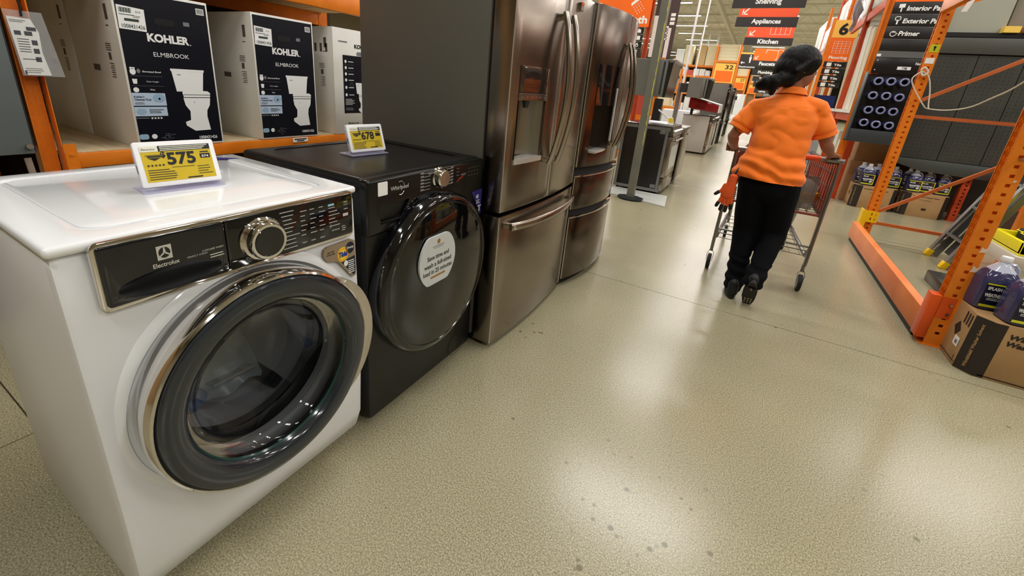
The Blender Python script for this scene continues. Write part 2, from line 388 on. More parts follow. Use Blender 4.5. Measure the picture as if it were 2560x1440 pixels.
    g.build('sticker_print', [INKW, mat('navy_print', (14, 22, 44), .4), mat('yellow_print', (248, 214, 60), .5), mat('orange_print', (240, 120, 30), .5), mat('blue_print', (24, 50, 150), .5), mat('dark_brown_print', (50, 36, 24), .5)], bd, smooth=0)
    # door
    cx, cz = W/2, .525
    g = G(); g.lathe([(.288, -.004), (.291, -.035), (.294, -.062), (.293, -.080), (.289, -.090), (.284, -.093), (.281, -.090), (.280, -.085)], cx, cz, 96)
    dr = g.build('door', CHROME, t)
    g = G(); g.lathe([(.326, -.006), (.315, -.013), (.300, -.014), (.290, -.004)], cx, cz, 96); g.build('door_surround', WHITE, t)
    g = G(); g.lathe([(.281, -.088), (.277, -.100), (.262, -.105), (.240, -.103), (.226, -.096), (.218, -.086), (.214, -.06)], cx, cz, 96)
    g.build('door_bezel', mat('slate_glass_bezel', (34, 40, 46), .12, coat=.5), dr)
    g = G(); g.lathe([(.214, -.076), (.19, -.062), (.175, -.03), (.165, .03), (.158, .075), (.145, .095), (.12, .105), (.06, .11), (.0001, .112)], cx, cz, 96)
    g.build('glass_bowl', mat('smoked_glass_bowl', (52, 62, 64), .02, trans=1, ior=1.4, alpha=.6), dr)
    g = G(); g.lathe([(.2185, -.0845), (.2165, -.080), (.214, -.076)], cx, cz, 96); g.build('glass_rim', mat('teal_glass_edge', (30, 62, 58), .15), dr)
    g = G(); g.lathe([(.231, .005), (.236, .02), (.225, .05), (.215, .06), (.222, .075), (.21, .09)], cx, cz, 64); g.build('door_gasket', mat('dark_rubber_gasket', (26, 28, 30), .4), t)
    g = G(); g.lathe([(.225, .095), (.236, .11), (.236, .40), (.2, .43), (.0001, .44)], cx, cz, 64); g.build('drum', mat('drum_steel', (64, 62, 58), .35, 1), t)
    for a in (60, 180, 300):
        g = G(); c_, s_ = math.cos(R(a)), math.sin(R(a)); g.T = Matrix.Translation((cx, 0, cz)) @ Matrix.Rotation(R(-a), 4, 'Y'); g.box(.19, .236, .12, .40, -.02, .02, .008); g.build('drum_baffle', DGREY, t)
    # handle: crescent on the right of the ring
    g = G(); o_, i_ = [], []
    for k in range(21):
        a = R(-40+80*k/20); e = math.sin(PI*k/20)**.6; o_.append((cx+(.302+.030*e)*math.cos(a), cz+.0+(.302+.030*e)*math.sin(a))); i_.append((cx+.290*math.cos(a), cz+.290*math.sin(a)))
    g.prism(o_+i_[::-1], -.082, -.035); g.build('door_handle', mat('champagne_metal', (196, 188, 172), .3, .7), dr, bevel=.004)
    # paperwork lying in the drum
    t2 = thing('manual_bag', 'blue and white plastic bag of instruction papers lying inside the drum of the white washer', 'bag', (-1.22, .44, .36), 90)
    g = G(); n = 8; V = [[g.v((i*.2/n, j*.16/n-.04, .012*math.sin(i*1.3+j)+j*.02)) for j in range(n+1)] for i in range(n+1)]
    for i in range(n):
        for j in range(n): g.f([V[i][j], V[i+1][j], V[i+1][j+1], V[i][j+1]])
    g.build('plastic_sleeve', mat('pale_grey_plastic_bag', (170, 185, 195), .2), t2)
    g = G(); g.T = Matrix.Rotation(R(-18), 4, 'X'); g.box(.05, .17, -.06, .02, .03, .036); bk = g.build('booklet', mat('booklet_paper', (200, 200, 200), .6), t2, smooth=0)
    g = G(); g.T = Matrix.Rotation(R(-18), 4, 'X')
    for k in range(5): g.rect(.06, -.05+k*.012, .10+.01*(k % 2), -.047+k*.012, .0365, 'z')
    g.rect(.12, -.05, .122, 0, .0365, 'z'); g.build('booklet_print', INKG, bk, smooth=0)
    g = G(); g.lathe([(.0001, .0), (.03, .01), (.045, .035), (.03, .06), (.0001, .07)], -.01, -.03, 16, 'z'); g.build('blue_cap_bag', mat('blue_plastic', (20, 100, 180), .3), t2)
    return t
washer_white()
g = G(); g.prism([(0, 0), (.16, .02), (.06, .09)], 0, .0006, 'z'); o = g.build('corner_leaflet', mat('violet_sticker', (44, 34, 110), .4), smooth=0)
o.location = (-1.60, .70, .9722); o.rotation_euler = (0, 0, R(75)); tag(o, 'small violet triangular leaflet lying on the rear of the white washer lid', 'leaflet')

def washer_black():
    W, D, H = .686, .66, .985
    t = thing('washing_machine', 'black front-loading washing machine with large round glass door, beside the white one', 'washing machine', (-1.02, .93, 0), 90)
    g = G(); g.prism([(0, .94), (0, .02), (D, .02), (D, .955), (0, .955)], 0, W, 'x'); body = g.build('cabinet', BLACKM, t, bevel=.02)
    c = G(); c.lathe([(.25, -.1), (.25, .3)], W/2, .55, 64, cap=True); cut(body, c)
    g = G(); g.box(-.003, W+.003, .012, D, .948, H, .014, 4); lid = g.build('lid', BLACKM, t)
    c = G(); c.prism(rrect(.07, .07, W-.07, D-.06, .05, 6), H-.003, H+.02, 'z'); cut(lid, c)
    for x, y in ((.05, .06), (W-.05, .06), (.05, D-.05), (W-.05, D-.05)):
        g = G(); g.cyl((x, y, 0), (x, y, .022), .022, 12); g.build('foot', RUB, t)
    g = G(); g.box(.0, W, -.014, .03, .785, .981, .012, 3); cp = g.build('control_panel', mat('black_panel_plastic', (12, 12, 12), .24), t)
    c = G(); c.box(.055, .24, -.03, .02, .825, .888, .012, 2); cut(cp, c)
    g = G(); g.box(.058, .238, .004, .012, .826, .886); g.build('dispenser_recess', BLACKG, t)
    g = G(); g.prism([(.16, .832), (.20, .832), (.237, .872), (.237, .888), (.20, .888)], -.012, .004); g.build('dispenser_pull', BLACKG, t, bevel=.003)
    g = G(); g.tube([(.058, -.013, .826), (.17, -.016, .826), (.20, -.016, .832), (.238, -.014, .872)], .004, 6); g.build('dispenser_lip', BLACKG, t)
    g = G(); g.lathe([(.042, -.012), (.042, -.020), (.036, -.024), (.036, -.042), (.032, -.046)], .362, .941, 40); d = g.build('dial', CHROME, t)
    g = G(); g.lathe([(.0325, -.0455), (.03, -.0475), (.0001, -.048)], .362, .941, 40); g.build('dial_face', mat('brushed_chrome', (200, 190, 186), .25, 1), d)
    g = G(); y = -.0146
    for k in range(6):
        g.rect(.256, .966-k*.0125, .312, .9675-k*.0125, y); g.rect(.412, .966-k*.0125, .455, .9675-k*.0125, y)
        g.rect(.256, .9695-k*.0125, .274, .9715-k*.0125, y); g.rect(.440, .9695-k*.0125, .458, .9715-k*.0125, y)
    g.text('Whirlpool', .103, .926, .088, .019, y, .01); g.m = 1
    for k in range(3): g.rect(.478+.0*k, .93+k*.014, .50, .933+k*.014, y)
    g.rect(.512, .926, .548, .934, y); g.m = 2; g.poly([(.470, .90), (.52, .915), (.545, .93), (.50, .92)], y-.0004)
    g.m = 1
    for r_ in range(3):
        for c_ in range(4): g.rect(.565+c_*.022, .95-r_*.016, .577+c_*.022, .952-r_*.016, y)
    g.build('printed_controls', [mat('silver_grey_print', (190, 190, 190), .4), mat('dim_grey_print', (86, 84, 84), .5), mat('dim_red_print', (120, 30, 14), .4)], t, smooth=0)
    g = G(); g.tube([(.150+.02*math.cos(a), -.0155, .935+.024*math.sin(a)) for a in [R(250+k*20) for k in range(12)]], (.0012, .0008), 5); g.build('logo_swirl', CHROME, t)
    g = G(); g.prism(rrect(.045, .922, .088, .968, .003, 2), -.0155, -.013); g.build('blank_white_sticker', INKW, t, smooth=0)
    g = G(); g.box(.625, .682, -.0012, .0008, .745, .80); g.prism([(.60, .838), (.683, .842), (.683, .725), (.675, .73)], -.0158, -.0128); g.build('violet_sticker', mat('violet_sticker', (44, 34, 110), .4), t, smooth=0)
    g = G(); g.text('40', .635, .802, .022, .018, -.0163, .02); g.lines(.64, .672, .792, 3, .007, .0025, -.0163); g.rect(.655, .762, .680, .768, -.0163); g.rect(.665, .738, .671, .768, -.0163); g.build('sticker_print', INKW, t, smooth=0)
    g = G(); g.lathe([(.052, -.0005), (.052, -.0018), (.050, -.0018)], .55, .07, 32); g.build('filter_door', BLACKM, t)
    cx, cz = W/2, .55
    g = G(); g.lathe([(.335, .0), (.338, -.02), (.336, -.045), (.326, -.060), (.316, -.066), (.300, -.068)], cx, cz, 96); dr = g.build('door', BLACKG, t)
    g = G(); g.lathe([(.303, -.0665), (.302, -.0695), (.299, -.0695), (.298, -.067)], cx, cz, 96); g.build('door_trim_line', mat('dark_chrome', (90, 90, 90), .15, 1), dr)
    g = G(); g.lathe([(.299, -.067), (.27, -.072), (.20, -.078), (.16, -.081), (.10, -.083), (.0001, -.084)], cx, cz, 96)
    g.build('door_glass', mat('black_door_glass', (9, 9, 9), .03, coat=.4), dr)
    g = G(); lab = [(p, q) for p, q in ((cx-.118+.0, .0), )]
    pts = []
    for k in range(40):
        a = 2*PI*k/40; pts.append((cx-.06+.110*math.cos(a), max(-.098, min(.10, .118*math.sin(a)))+cz+.092))
    g.prism(pts, -.0875, -.080); lb = g.build('round_label', mat('grey_white_label', (196, 200, 200), .35), dr, smooth=0)
    g = G(); y = -.088; x = cx-.06
    g.disc(x, cz+.170, .010, .012, y) if 0 else None
    g.m = 1; g.disc(x, cz+.168, .009, .010, y); g.rect(x-.045, cz+.022, x+.045, cz+.030, y); g.m = 0
    g.text('Save time and', x-.066, cz+.100, .132, .019, y, .02); g.text('wash a full-sized', x-.083, cz+.070, .166, .019, y, .02); g.text('load in 25 minutes', x-.088, cz+.041, .176, .019, y, .02)
    g.m = 2; g.rect(x-.035, cz+.150, x+.035, cz+.153, y); g.rect(x-.028, cz+.143, x+.028, cz+.145, y)
    g.build('label_print', [INKB, mat('bronze_print', (150, 104, 40), .4), INKG], lb, smooth=0)
    return t
washer_black()

# ================================================================ PRICE TAGS
def price_tag(loc, rz, price, label, w=.180, h=.115, logo=''):
    t = thing('price_display', label, 'price tag', loc, rz)
    T = Matrix.Rotation(R(-18), 4, 'X')
    g = G(); g.T = T; g.prism(rrect(-w/2, .012, w/2, .012+h, .006), -.006, .008); g.build('frame', WHP, t, bevel=.002)
    g = G(); g.T = T; g.rect(-w/2+.012, .024, w/2-.012, .0+h, -.0066); g.build('screen', mat('mustard_screen', (200, 172, 6), .4), t, smooth=0)
    g = G(); g.T = T; y = -.0072; b_ = h-.0
    g.m = 1; g.rect(-w/2+.012, b_-.014, -w/2+.050, b_, y); g.m = 0; g.rect(-w/2+.050, b_-.014, w/2-.012, b_, y)
    g.m = 1; g.lines(-w/2+.054, w/2-.014, b_-.004, 3, .0042, .002, y-.0004, .15); g.m = 0
    g.text(logo, -w/2+.016, b_-.010, .028, .005, y-.0004) if logo else None
    g.text('$', -w*.21, b_-.032, .011, .017, y, .03); g.text(price, -w*.145, b_-.051, w*.36, .033, y, .035)
    g.rect(-w/2+.020, b_-.024, -w/2+.056, b_-.0225, y); g.rect(-w/2+.024, b_-.0285, -w/2+.052, b_-.025, y); g.poly([(-w/2+.024, b_-.030), (-w/2+.052, b_-.030), (-w/2+.038, b_-.037)], y)
    for k in range(5):
        cx_, cz_ = -w/2+.022+k*.008, b_-.049; g.poly([(cx_+(.0038 if i % 2 == 0 else .0016)*math.sin(i*PI/5), cz_+(.0038 if i % 2 == 0 else .0016)*math.cos(i*PI/5)) for i in range(10)], y)
    g.rect(w/2-.040, b_-.038, w/2-.016, b_-.026, y); g.rect(w/2-.038, b_-.023, w/2-.018, b_-.020, y); g.lines(w/2-.052, w/2-.018, b_-.060, 4, .0065, .0016, y, .3)
    g.lines(-w/2+.018, -w/2+.080, b_-.062, 5, .0058, .0018, y, .3); g.rect(-.020, b_-.0575, .032, b_-.0563, y); g.rect(.01, .0262, .045, .0295, y)
    g.m = 1; g.text('574', w/2-.036, b_-.036, .016, .006, y-.0004, .03) if price == '575' else None
    g.build('screen_print', [INKB, mat('screen_white', (226, 226, 210), .5)], t, smooth=0)
    ac = mat('violet_tinted_acrylic', (206, 204, 232), .08, alpha=.42)
    g = G(); g.box(-w/2-.004, w/2+.004, -.012, .075, 0, .003); g.T = T; g.box(-w/2, w/2, .0085, .0115, .004, .10); g.build('acrylic_stand', ac, t)
    g = G(); g.T = T; g.box(-w/2-.0012, -w/2+.001, -.002, .003, .05, .07); g.build('edge_port', INKG, t)
    return t
price_tag((-1.275, .545, .972), 84, '575', 'white framed yellow 575 dollar price display standing on the white washer', logo='Electrolux')
price_tag((-1.335, 1.25, .985), 84, '678', 'white framed yellow 678 dollar price display standing on the black washer', .170, .110, logo='Whirlpool')

# ================================================================ REFRIGERATORS
def bulge(x, W, a): return -a*(1-((x-W/2)/(W/2))**2)
def curved_panel(name, x0, x1, z0, z1, W, a, m, t, y0=0.0, y1=.10, n=10, bev=.004, hole=None):
    g = G(); pts = [(x0+(x1-x0)*i/n, y0+bulge(x0+(x1-x0)*i/n, W, a)) for i in range(n+1)]+[(x1, y1), (x0, y1)]
    g.prism(pts, z0, z1, 'z'); o = g.build(name, m, t, bevel=bev)
    if hole is not None or 'door' in name or 'drawer' in name:
        for x in (x0+.0005, x1-.0045):
            g = G(); yb = y0+bulge(x+.002, W, a); g.box(x, x+.004, yb-.0018, yb+.004, z0+.004, z1-.004, .0012, 1); g.build('bright_edge_strip', mat('bright_edge', (225, 222, 216), .2, .8), o)  # strip added to draw the bright line along each door and drawer edge
    if hole: cut(o, hole)
    return o
def curved_strip(name, x0, x1, z0, z1, W, a, m, par, off=.003, th=.012):
    return curved_panel(name, x0, x1, z0, z1, W, a, m, par, y0=-off, y1=0, n=8, bev=0) if 0 else _strip(name, x0, x1, z0, z1, W, a, m, par, off, th)
def _strip(name, x0, x1, z0, z1, W, a, m, par, off, th):
    g = G(); xs = [x0+(x1-x0)*i/8 for i in range(9)]; g.prism([(x, bulge(x, W, a)-off) for x in xs]+[(x, bulge(x, W, a)-off+th) for x in xs[::-1]], z0, z1, 'z'); return g.build(name, m, par, bevel=.001)
def bar_handle(name, pts, r, m, par, flat=(1, 0, 0)):
    g = G(); g.tube(pts, r, 12, flat); return g.build(name, m, par)
def fridge1():
    W, A = .91, .026
    t = thing('refrigerator', 'stainless french-door refrigerator with grey side, right beside the black washing machine', 'refrigerator', (-.915, 1.635, 0), 90)
    g = G(); g.box(0, W, .115, .88, .05, 1.755, .006); g.build('cabinet', mat('grey_cabinet_side', (104, 103, 96), .42, .25, bump=(400, .05, .001)), t)
    g = G(); g.box(.02, W-.02, .12, .86, .012, .05); g.build('base_grille', DARK, t)
    for x in (.06, W-.06):
        g = G(); g.cyl((x, .16, 0), (x, .16, .02), .03, 12); g.build('foot', RUB, t)
        g = G(); g.box(x-.05, x+.05, .10, .24, 1.755, 1.785, .008); g.build('hinge_cover', DGREY, t)
    sp = .470
    c = G(); c.box(.070, .325, -.10, .065, .955, 1.385)
    L = curved_panel('left_door', 0, sp-.003, .735, 1.765, W, A, STEEL, t, hole=c)
    curved_panel('right_door', sp+.003, W, .735, 1.765, W, A, STEEL, t)
    g = G(); g.box(.012, W-.012, .10, .116, .06, 1.75); g.build('door_gasket', DARK, t)
    F = curved_panel('freezer_drawer', 0, W, .030, .715, W, A, STEEL, t)
    # dispenser
    curved_strip('dispenser_display', .070, .325, 1.274, 1.385, W, A, mat('brown_black_display', (46, 36, 32), .08, coat=.4), L)
    curved_strip('dispenser_button_bar', .070, .325, 1.240, 1.272, W, A, mat('grey_satin_bar', (130, 120, 112), .25, .9), L, .004, .016)
    g = G(); V = []
    for i in range(11):
        a = PI*i/10; x = .1975-.1255*math.cos(a); y = -.012+.075*math.sin(a); V.append((g.v((x, y, .975)), g.v((x, y, 1.24))))
    for i in range(10): g.f([V[i][0], V[i+1][0], V[i+1][1], V[i][1]])
    g.build('dispenser_niche', mat('niche_steel', (150, 146, 140), .3, 1), L)
    g = G(); g.cyl((.20, .02, 1.24), (.20, .02, 1.205), .02, 12, .012); g.build('nozzle', DGREY, L)
    g = G(); g.prism([(.072, -.014), (.20, -.026), (.323, -.032), (.323, .05), (.072, .05)], .955, .977, 'z'); g.build('drip_tray', mat('bright_tray', (222, 220, 214), .25, .6), L)
    g = G(); g.m = 0
    for k in range(6): g.disc(.095+k*.04, 1.255, .004, .004, bulge(.095+k*.04, W, A)-.0047, 8)
    g.build('button_marks', INKG, L, smooth=0)
    # handles: bowed bars
    for k, x in enumerate((.395, .500)):
        pts = [(x, -.045-.055*math.sin(PI*i/16)**.8, .93+.71*i/16) for i in range(17)]
        h = bar_handle('door_handle', pts, (.018, .013), mat('handle_steel', (170, 164, 156), .2, 1), L if k == 0 else t)
        for z in (.95, 1.62):
            g = G(); g.box(x-.012, x+.012, -.06, -.012, z-.014, z+.014, .004); g.build('handle_mount', CHROME, L if k == 0 else t)
    pts = [(.05+.78*i/20, -.035-.045*math.sin(PI*i/20)**.7+bulge(.05+.78*i/20, W, .02), .665) for i in range(21)]
    bar_handle('drawer_handle', pts, (.020, .012), STEEL, F, (0, 0, 1))
    for x in (.07, .81):
        g = G(); g.box(x-.014, x+.014, -.06, -.005, .653, .677, .004); g.build('handle_mount', CHROME, F)
    g = G(); g.prism(rrect(.60, 1.68, .635, 1.72, .003), -.037, -.020); g.build('maker_badge', CHROME, t)
    return t
fridge1()
def fridge2():
    W, A = .91, .085
    t = thing('refrigerator', 'dark stainless refrigerator with bulging front and two drawers, beyond the first refrigerator', 'refrigerator', (-.905, 2.555, 0), 90)
    g = G(); g.box(0, W, .115, .86, .05, 1.76, .006); g.build('cabinet', mat('grey_cabinet_side', (104, 103, 96), .42, .25), t)
    g = G(); g.prism([(x/20*W, .03+bulge(x/20*W, W, A*.8)) for x in range(21)]+[(W, .8), (0, .8)], .004, .05, 'z'); g.build('base_grille', DARK, t)
    sp = .455
    c = G(); c.box(.095, .335, -.16, .03, .93, 1.22)
    L = curved_panel('left_door', .0, sp-.003, .835, 1.775, W, A, DSTEEL, t, hole=c)
    Rr = curved_panel('right_door', sp+.003, W, .835, 1.775, W, A, DSTEEL, t)
    D1 = curved_panel('middle_drawer', 0, W, .555, .775, W, A, DSTEEL, t); D2 = curved_panel('freezer_drawer', 0, W, .055, .500, W, A, DSTEEL, t)
    for z0, z1, par in ((.775, .835, D1), (.500, .555, D2)):
        curved_panel('pocket_grip', .01, W-.01, z0, z1, W, A, DARK, par, y0=.022, bev=0)
        curved_panel('grip_lip', .0, W, z0-.002, z0+.008, W, A, CHROME, par, y0=-.006, y1=.012, bev=.001)
    g = G(); g.prism([(x, bulge(x, W, A)-.004) for x in (.095, .155, .215, .275, .335)]+[(.335, -.02), (.095, -.01)], 1.22, 1.46, 'z'); g.build('dispenser_display', BLACKG, L)
    g = G(); g.box(.095, .335, -.01, .028, .93, 1.22); g.build('dispenser_niche', BLACKG, L)
    g = G(); g.box(.10, .33, -.075, .02, .925, .94, .002); g.build('drip_tray', mat('bright_tray', (222, 220, 214), .25, .6), L)
    for k, x in enumerate((.410, .500)):
        pts = [(x, -.10-.055*math.sin(PI*i/16)**.8, .95+.66*i/16) for i in range(17)]
        bar_handle('door_handle', pts, (.015, .010), STEEL, (L, Rr)[k])
        for z in (.97, 1.59):
            g = G(); g.box(x-.01, x+.01, -.11, -.07, z-.012, z+.012, .003); g.build('handle_mount', CHROME, (L, Rr)[k])
    g = G(); g.prism(rrect(.348, .99, .372, 1.33, .003), -.086, -.080); g.build('clear_energy_strip', mat('pale_strip', (214, 212, 206), .2, .3), L)
    return t
fridge2()
# ================================================================ LEFT RACK AND BOXES
def tear(cx, cz, s=1):
    return [(cx+s*.0125*math.cos(R(a)), cz+s*(.006+.0115*math.sin(R(a)))) for a in range(-20, 201, 20)]+[(cx-s*.005, cz-s*.017), (cx, cz-s*.020), (cx+s*.005, cz-s*.017)]
def post_teardrop(name, label, loc, rz, H=3.2, z0=0.0, m=None):
    m = m or ORANGE
    t = thing(name, label, 'rack post', loc, rz)
    holes = []
    z = .10
    while z < H-.06:
        holes += [tear(.0225, z), tear(.0585, z)]; z += .0508
    plate('front_face', [(0, z0), (.081, z0), (.081, H), (0, H)], holes, .0025, m, t)
    g = G(); g.box(0, .0025, .0012, .07, z0, H); g.box(.0785, .081, .0012, .07, z0, H); g.box(.012, .069, .045, .048, z0, H); g.build('channel_sides', m, t, smooth=0)
    g = G(); g.box(-.02, .10, -.01, .09, 0, .006); g.build('base_plate', m, t)
    return t
post_teardrop('rack_post', 'orange rack post with teardrop holes beside the toilet boxes, hung with a plastic pouch', (-2.8, .632, 0), 90)
post_teardrop('rack_post', 'orange rack post with teardrop holes hidden mostly behind the refrigerator', (-2.8, 3.12, 0), 90)
for y, lab in ((.632, 'rear orange rack post behind the nearest teardrop post'), (3.12, 'rear orange rack post behind the refrigerators')):
    g = G(); g.box(0, .081, 0, .07, 0, 3.2); o = g.build('rack_post', ORANGE, smooth=0); o.location = (-4.05, y, 0); tag(o, lab, 'rack post')
# beams (front z .755-.82)
def beam(name, label, x, y0, y1, z0, z1, m=ORANGE, d=.045):
    t = thing(name, label, 'rack beam', (x, y0, z0), 90); L = y1-y0; h = z1-z0
    g = G(); g.prism([(0, 0), (0, h), (.030, h), (.030, h-.018), (d, h-.018), (d, 0)], 0, L, 'x'); g.build('beam', m, t, bevel=.003)
    for x_ in (0, L):
        s = 1 if x_ == 0 else -1
        g = G(); g.box(min(x_, x_+s*.045), max(x_, x_+s*.045), -.004, .0, -.05, h+.05); b_ = g.build('beam_bracket', m, t)
        for z in (.0, h): 
            g = G(); g.cyl((x_+s*.022, -.009, z), (x_+s*.022, -.003, z), .007, 8); g.build('bolt', m, b_)
    return t
beam('rack_beam', 'orange beam along the front of the shelf that holds the toilet boxes', -2.795, .713, 3.12, .745, .815)
beam('rack_beam', 'rear orange beam under the toilet box shelf', -3.95, .713, 3.12, .745, .80)
beam('rack_beam', 'upper orange beam above the toilet boxes', -2.795, .713, 3.12, 1.70, 1.81)
beam('rack_beam', 'rear upper orange beam behind the toilet boxes', -3.95, .713, 3.12, 1.70, 1.81)
def deck(label, z, y0, y1, x0=-4.0, x1=-2.83, w=.30):
    t = thing('shelf_deck', label, 'shelf', (x0, y0, z)); y = 0
    while y < y1-y0-.01:
        e = min(y+w-.006, y1-y0); g = G(); g.box(0, x1-x0, y, e, 0, .018); g.build('board', WOOD, t, smooth=0); y += w
    return t
deck('pale board deck under the toilet boxes', .80, .72, 3.11)
deck('pale board deck above the toilet boxes', 1.812, .72, 3.11)
g = G(); g.box(-4.09, -4.06, .6, 3.3, 0, 3.2); o = g.build('back_sheet', mat('dark_brown_board', (58, 44, 34), .8), smooth=0); tag(o, 'dark brown backing sheet at the rear of the toilet box rack', 'panel')
# shelf edge ticket
g = G(); g.prism(rrect(0, 0, .12, .030, .002, 1), -.002, 0); g.m = 1; g.rect(.012, .016, .108, .024, -.0025); g.rect(.03, .005, .09, .012, -.0025)
o = g.build('shelf_ticket', [INKW, INKB], smooth=0); o.location = (-2.792, 1.905, .785); o.rotation_euler = (0, 0, R(90)); tag(o, 'small white shelf ticket stuck on the lower orange beam', 'ticket')
# toilet cartons
def toilet_print(g, ox, oz, s, y):
    g.m = 1
    P = lambda l: [(ox+a*s, oz+b*s) for a, b in l]
    g.poly(P([(.203, .417), (.371, .417), (.371, .405), (.203, .405)]), y-.0003); g.poly(P([(.207, .405), (.367, .405), (.352, .298), (.219, .298)]), y)
    g.poly(P([(.246, .300), (.30, .306), (.378, .302), (.390, .290), (.388, .283), (.245, .283)]), y-.0003); g.poly(P([(.247, .279), (.388, .279), (.386, .268), (.249, .268)]), y-.0003)
    g.poly(P([(.246, .264), (.386, .264), (.380, .225), (.362, .195), (.358, .16), (.368, .083), (.285, .080), (.242, .112), (.240, .132), (.268, .142), (.272, .191), (.252, .224)]), y-.0001)
    g.m = 2; g.rect(ox+.232*s, oz+.385*s, ox+.25*s, oz+.389*s, y-.0005); g.disc(ox+.30*s, oz+.24*s, .003, .003, y-.0005, 8)
    g.rect(ox+.245*s, oz+.2795*s, ox+.388*s, oz+.2832*s, y-.0006)
def carton_front(t, dark=True):
    g = G(); y = -.0012
    if dark:
        g.m = 0; g.rect(.010, .012, .424, .762, y); y -= .0006; toilet_print(g, 0, 0, 1, y)
        g.m = 1; g.text('KOHLER', .122, .543, .195, .042, y, .045); g.disc(.322, .545, .003, .003, y, 8); g.text('ELMBROOK', .138, .472, .168, .022, y, 0)
        g.text('Elongated Bowl', .075, .388, .082, .010, y, .02); g.text('Chair Height', .085, .340, .055, .008, y); g.text('White', .095, .300, .022, .008, y)
        g.disc(.033, .392, .013, .016, y); g.rect(.022, .405, .044, .413, y); g.prism([(.024, .356), (.046, .356), (.043, .332), (.027, .332)], y, y-.0003); g.disc(.034, .302, .0125, .0125, y)
        g.m = 2; g.disc(.058, .396, .008, .011, y); g.rect(.02, .371, .16, .372, y); g.rect(.02, .322, .16, .323, y)
        g.m = 3; g.rect(.010, .222, .160, .287, y); g.rect(.010, .168, .158, .216, y)
        y2 = y-.0006; g.m = 4; g.disc(.128, .262, .028, .022, y2); g.disc(.040, .192, .022, .016, y2); g.m = 0; g.text('Kohler\'s', .018, .262, .045, .011, y2, .02); g.text('Cleanest Flush', .018, .248, .075, .011, y2, .02); g.disc(.130, .258, .005, .006, y2-.0004)
        g.lines(.018, .07, .236, 2, .006, .002, y2); g.lines(.075, .15, .200, 3, .008, .0028, y2)
        g.m = 2; g.rect(.012, .156, .07, .160, y); g.m = 1
        for k in range(4): g.rect(.078+k*.014, .153, .086+k*.014, .161, y)
        g.text('1008431426', .300, .032, .098, .018, y, .015); g.disc(.078, .060, .013, .013, y); g.m = 4; g.prism(rrect(.010, .046, .052, .074, .010, 4), y, y-.0003)
        g.m = 2
        for a, b in ((.11, .05), (.13, .07), (.15, .045), (.135, .03), (.16, .065)): g.rect(a, b, a+.02, b+.0018, y)
        g.ring(.135, .052, .010, .0115, y, 14); g.ring(.150, .062, .006, .0072, y, 14)
        g.m = 1; g.rect(.372, .708, .412, .740, y); g.m = 0
        for k in range(8): g.rect(.376+k*.0042, .712, .3782+k*.0042, .736, y-.0004)
        g.m = 2; g.rect(.300, .640, .330, .660, y)
    else:
        g.m = 0; g.rect(.085, .160, .36, .590, y); y -= .0006; g.text('KOHLER', .20, .645, .16, .030, y, .04); g.m = 2; g.prism(rrect(.22, .595, .34, .622, .013), y, y-.0003); g.m = 0; g.text('Elmbrook', .12, .075, .11, .014, y, .02); g.text('w/ Revolution', .24, .075, .12, .012, y)
        g.m = 1
        for k, z in enumerate((.545, .500, .455, .410, .355, .30)): g.disc(.110, z, .010, .012, y, 12); g.rect(.135, z-.003, .185, z+.002, y)
        g.lines(.10, .19, .265, 5, .010, .003, y); g.m = 2; g.rect(.095, .52, .19, .521, y); g.rect(.095, .476, .19, .477, y); g.ring(.165, .375, .014, .016, y, 12); g.m = 1; toilet_print(g, .06, .10, .7, y)
        g.lines(.10, .20, .195, 2, .012, .006, y)
        g.m = 2; g.lines(.05, .14, .68, 1, .01, .008, y, .1)
    return g.build('carton_print', [NAVY, INKW, INKG, mat('pale_blue_panel_print', (186, 204, 226), .5), mat('steel_blue_print', (150, 180, 206), .5)], t, smooth=0)
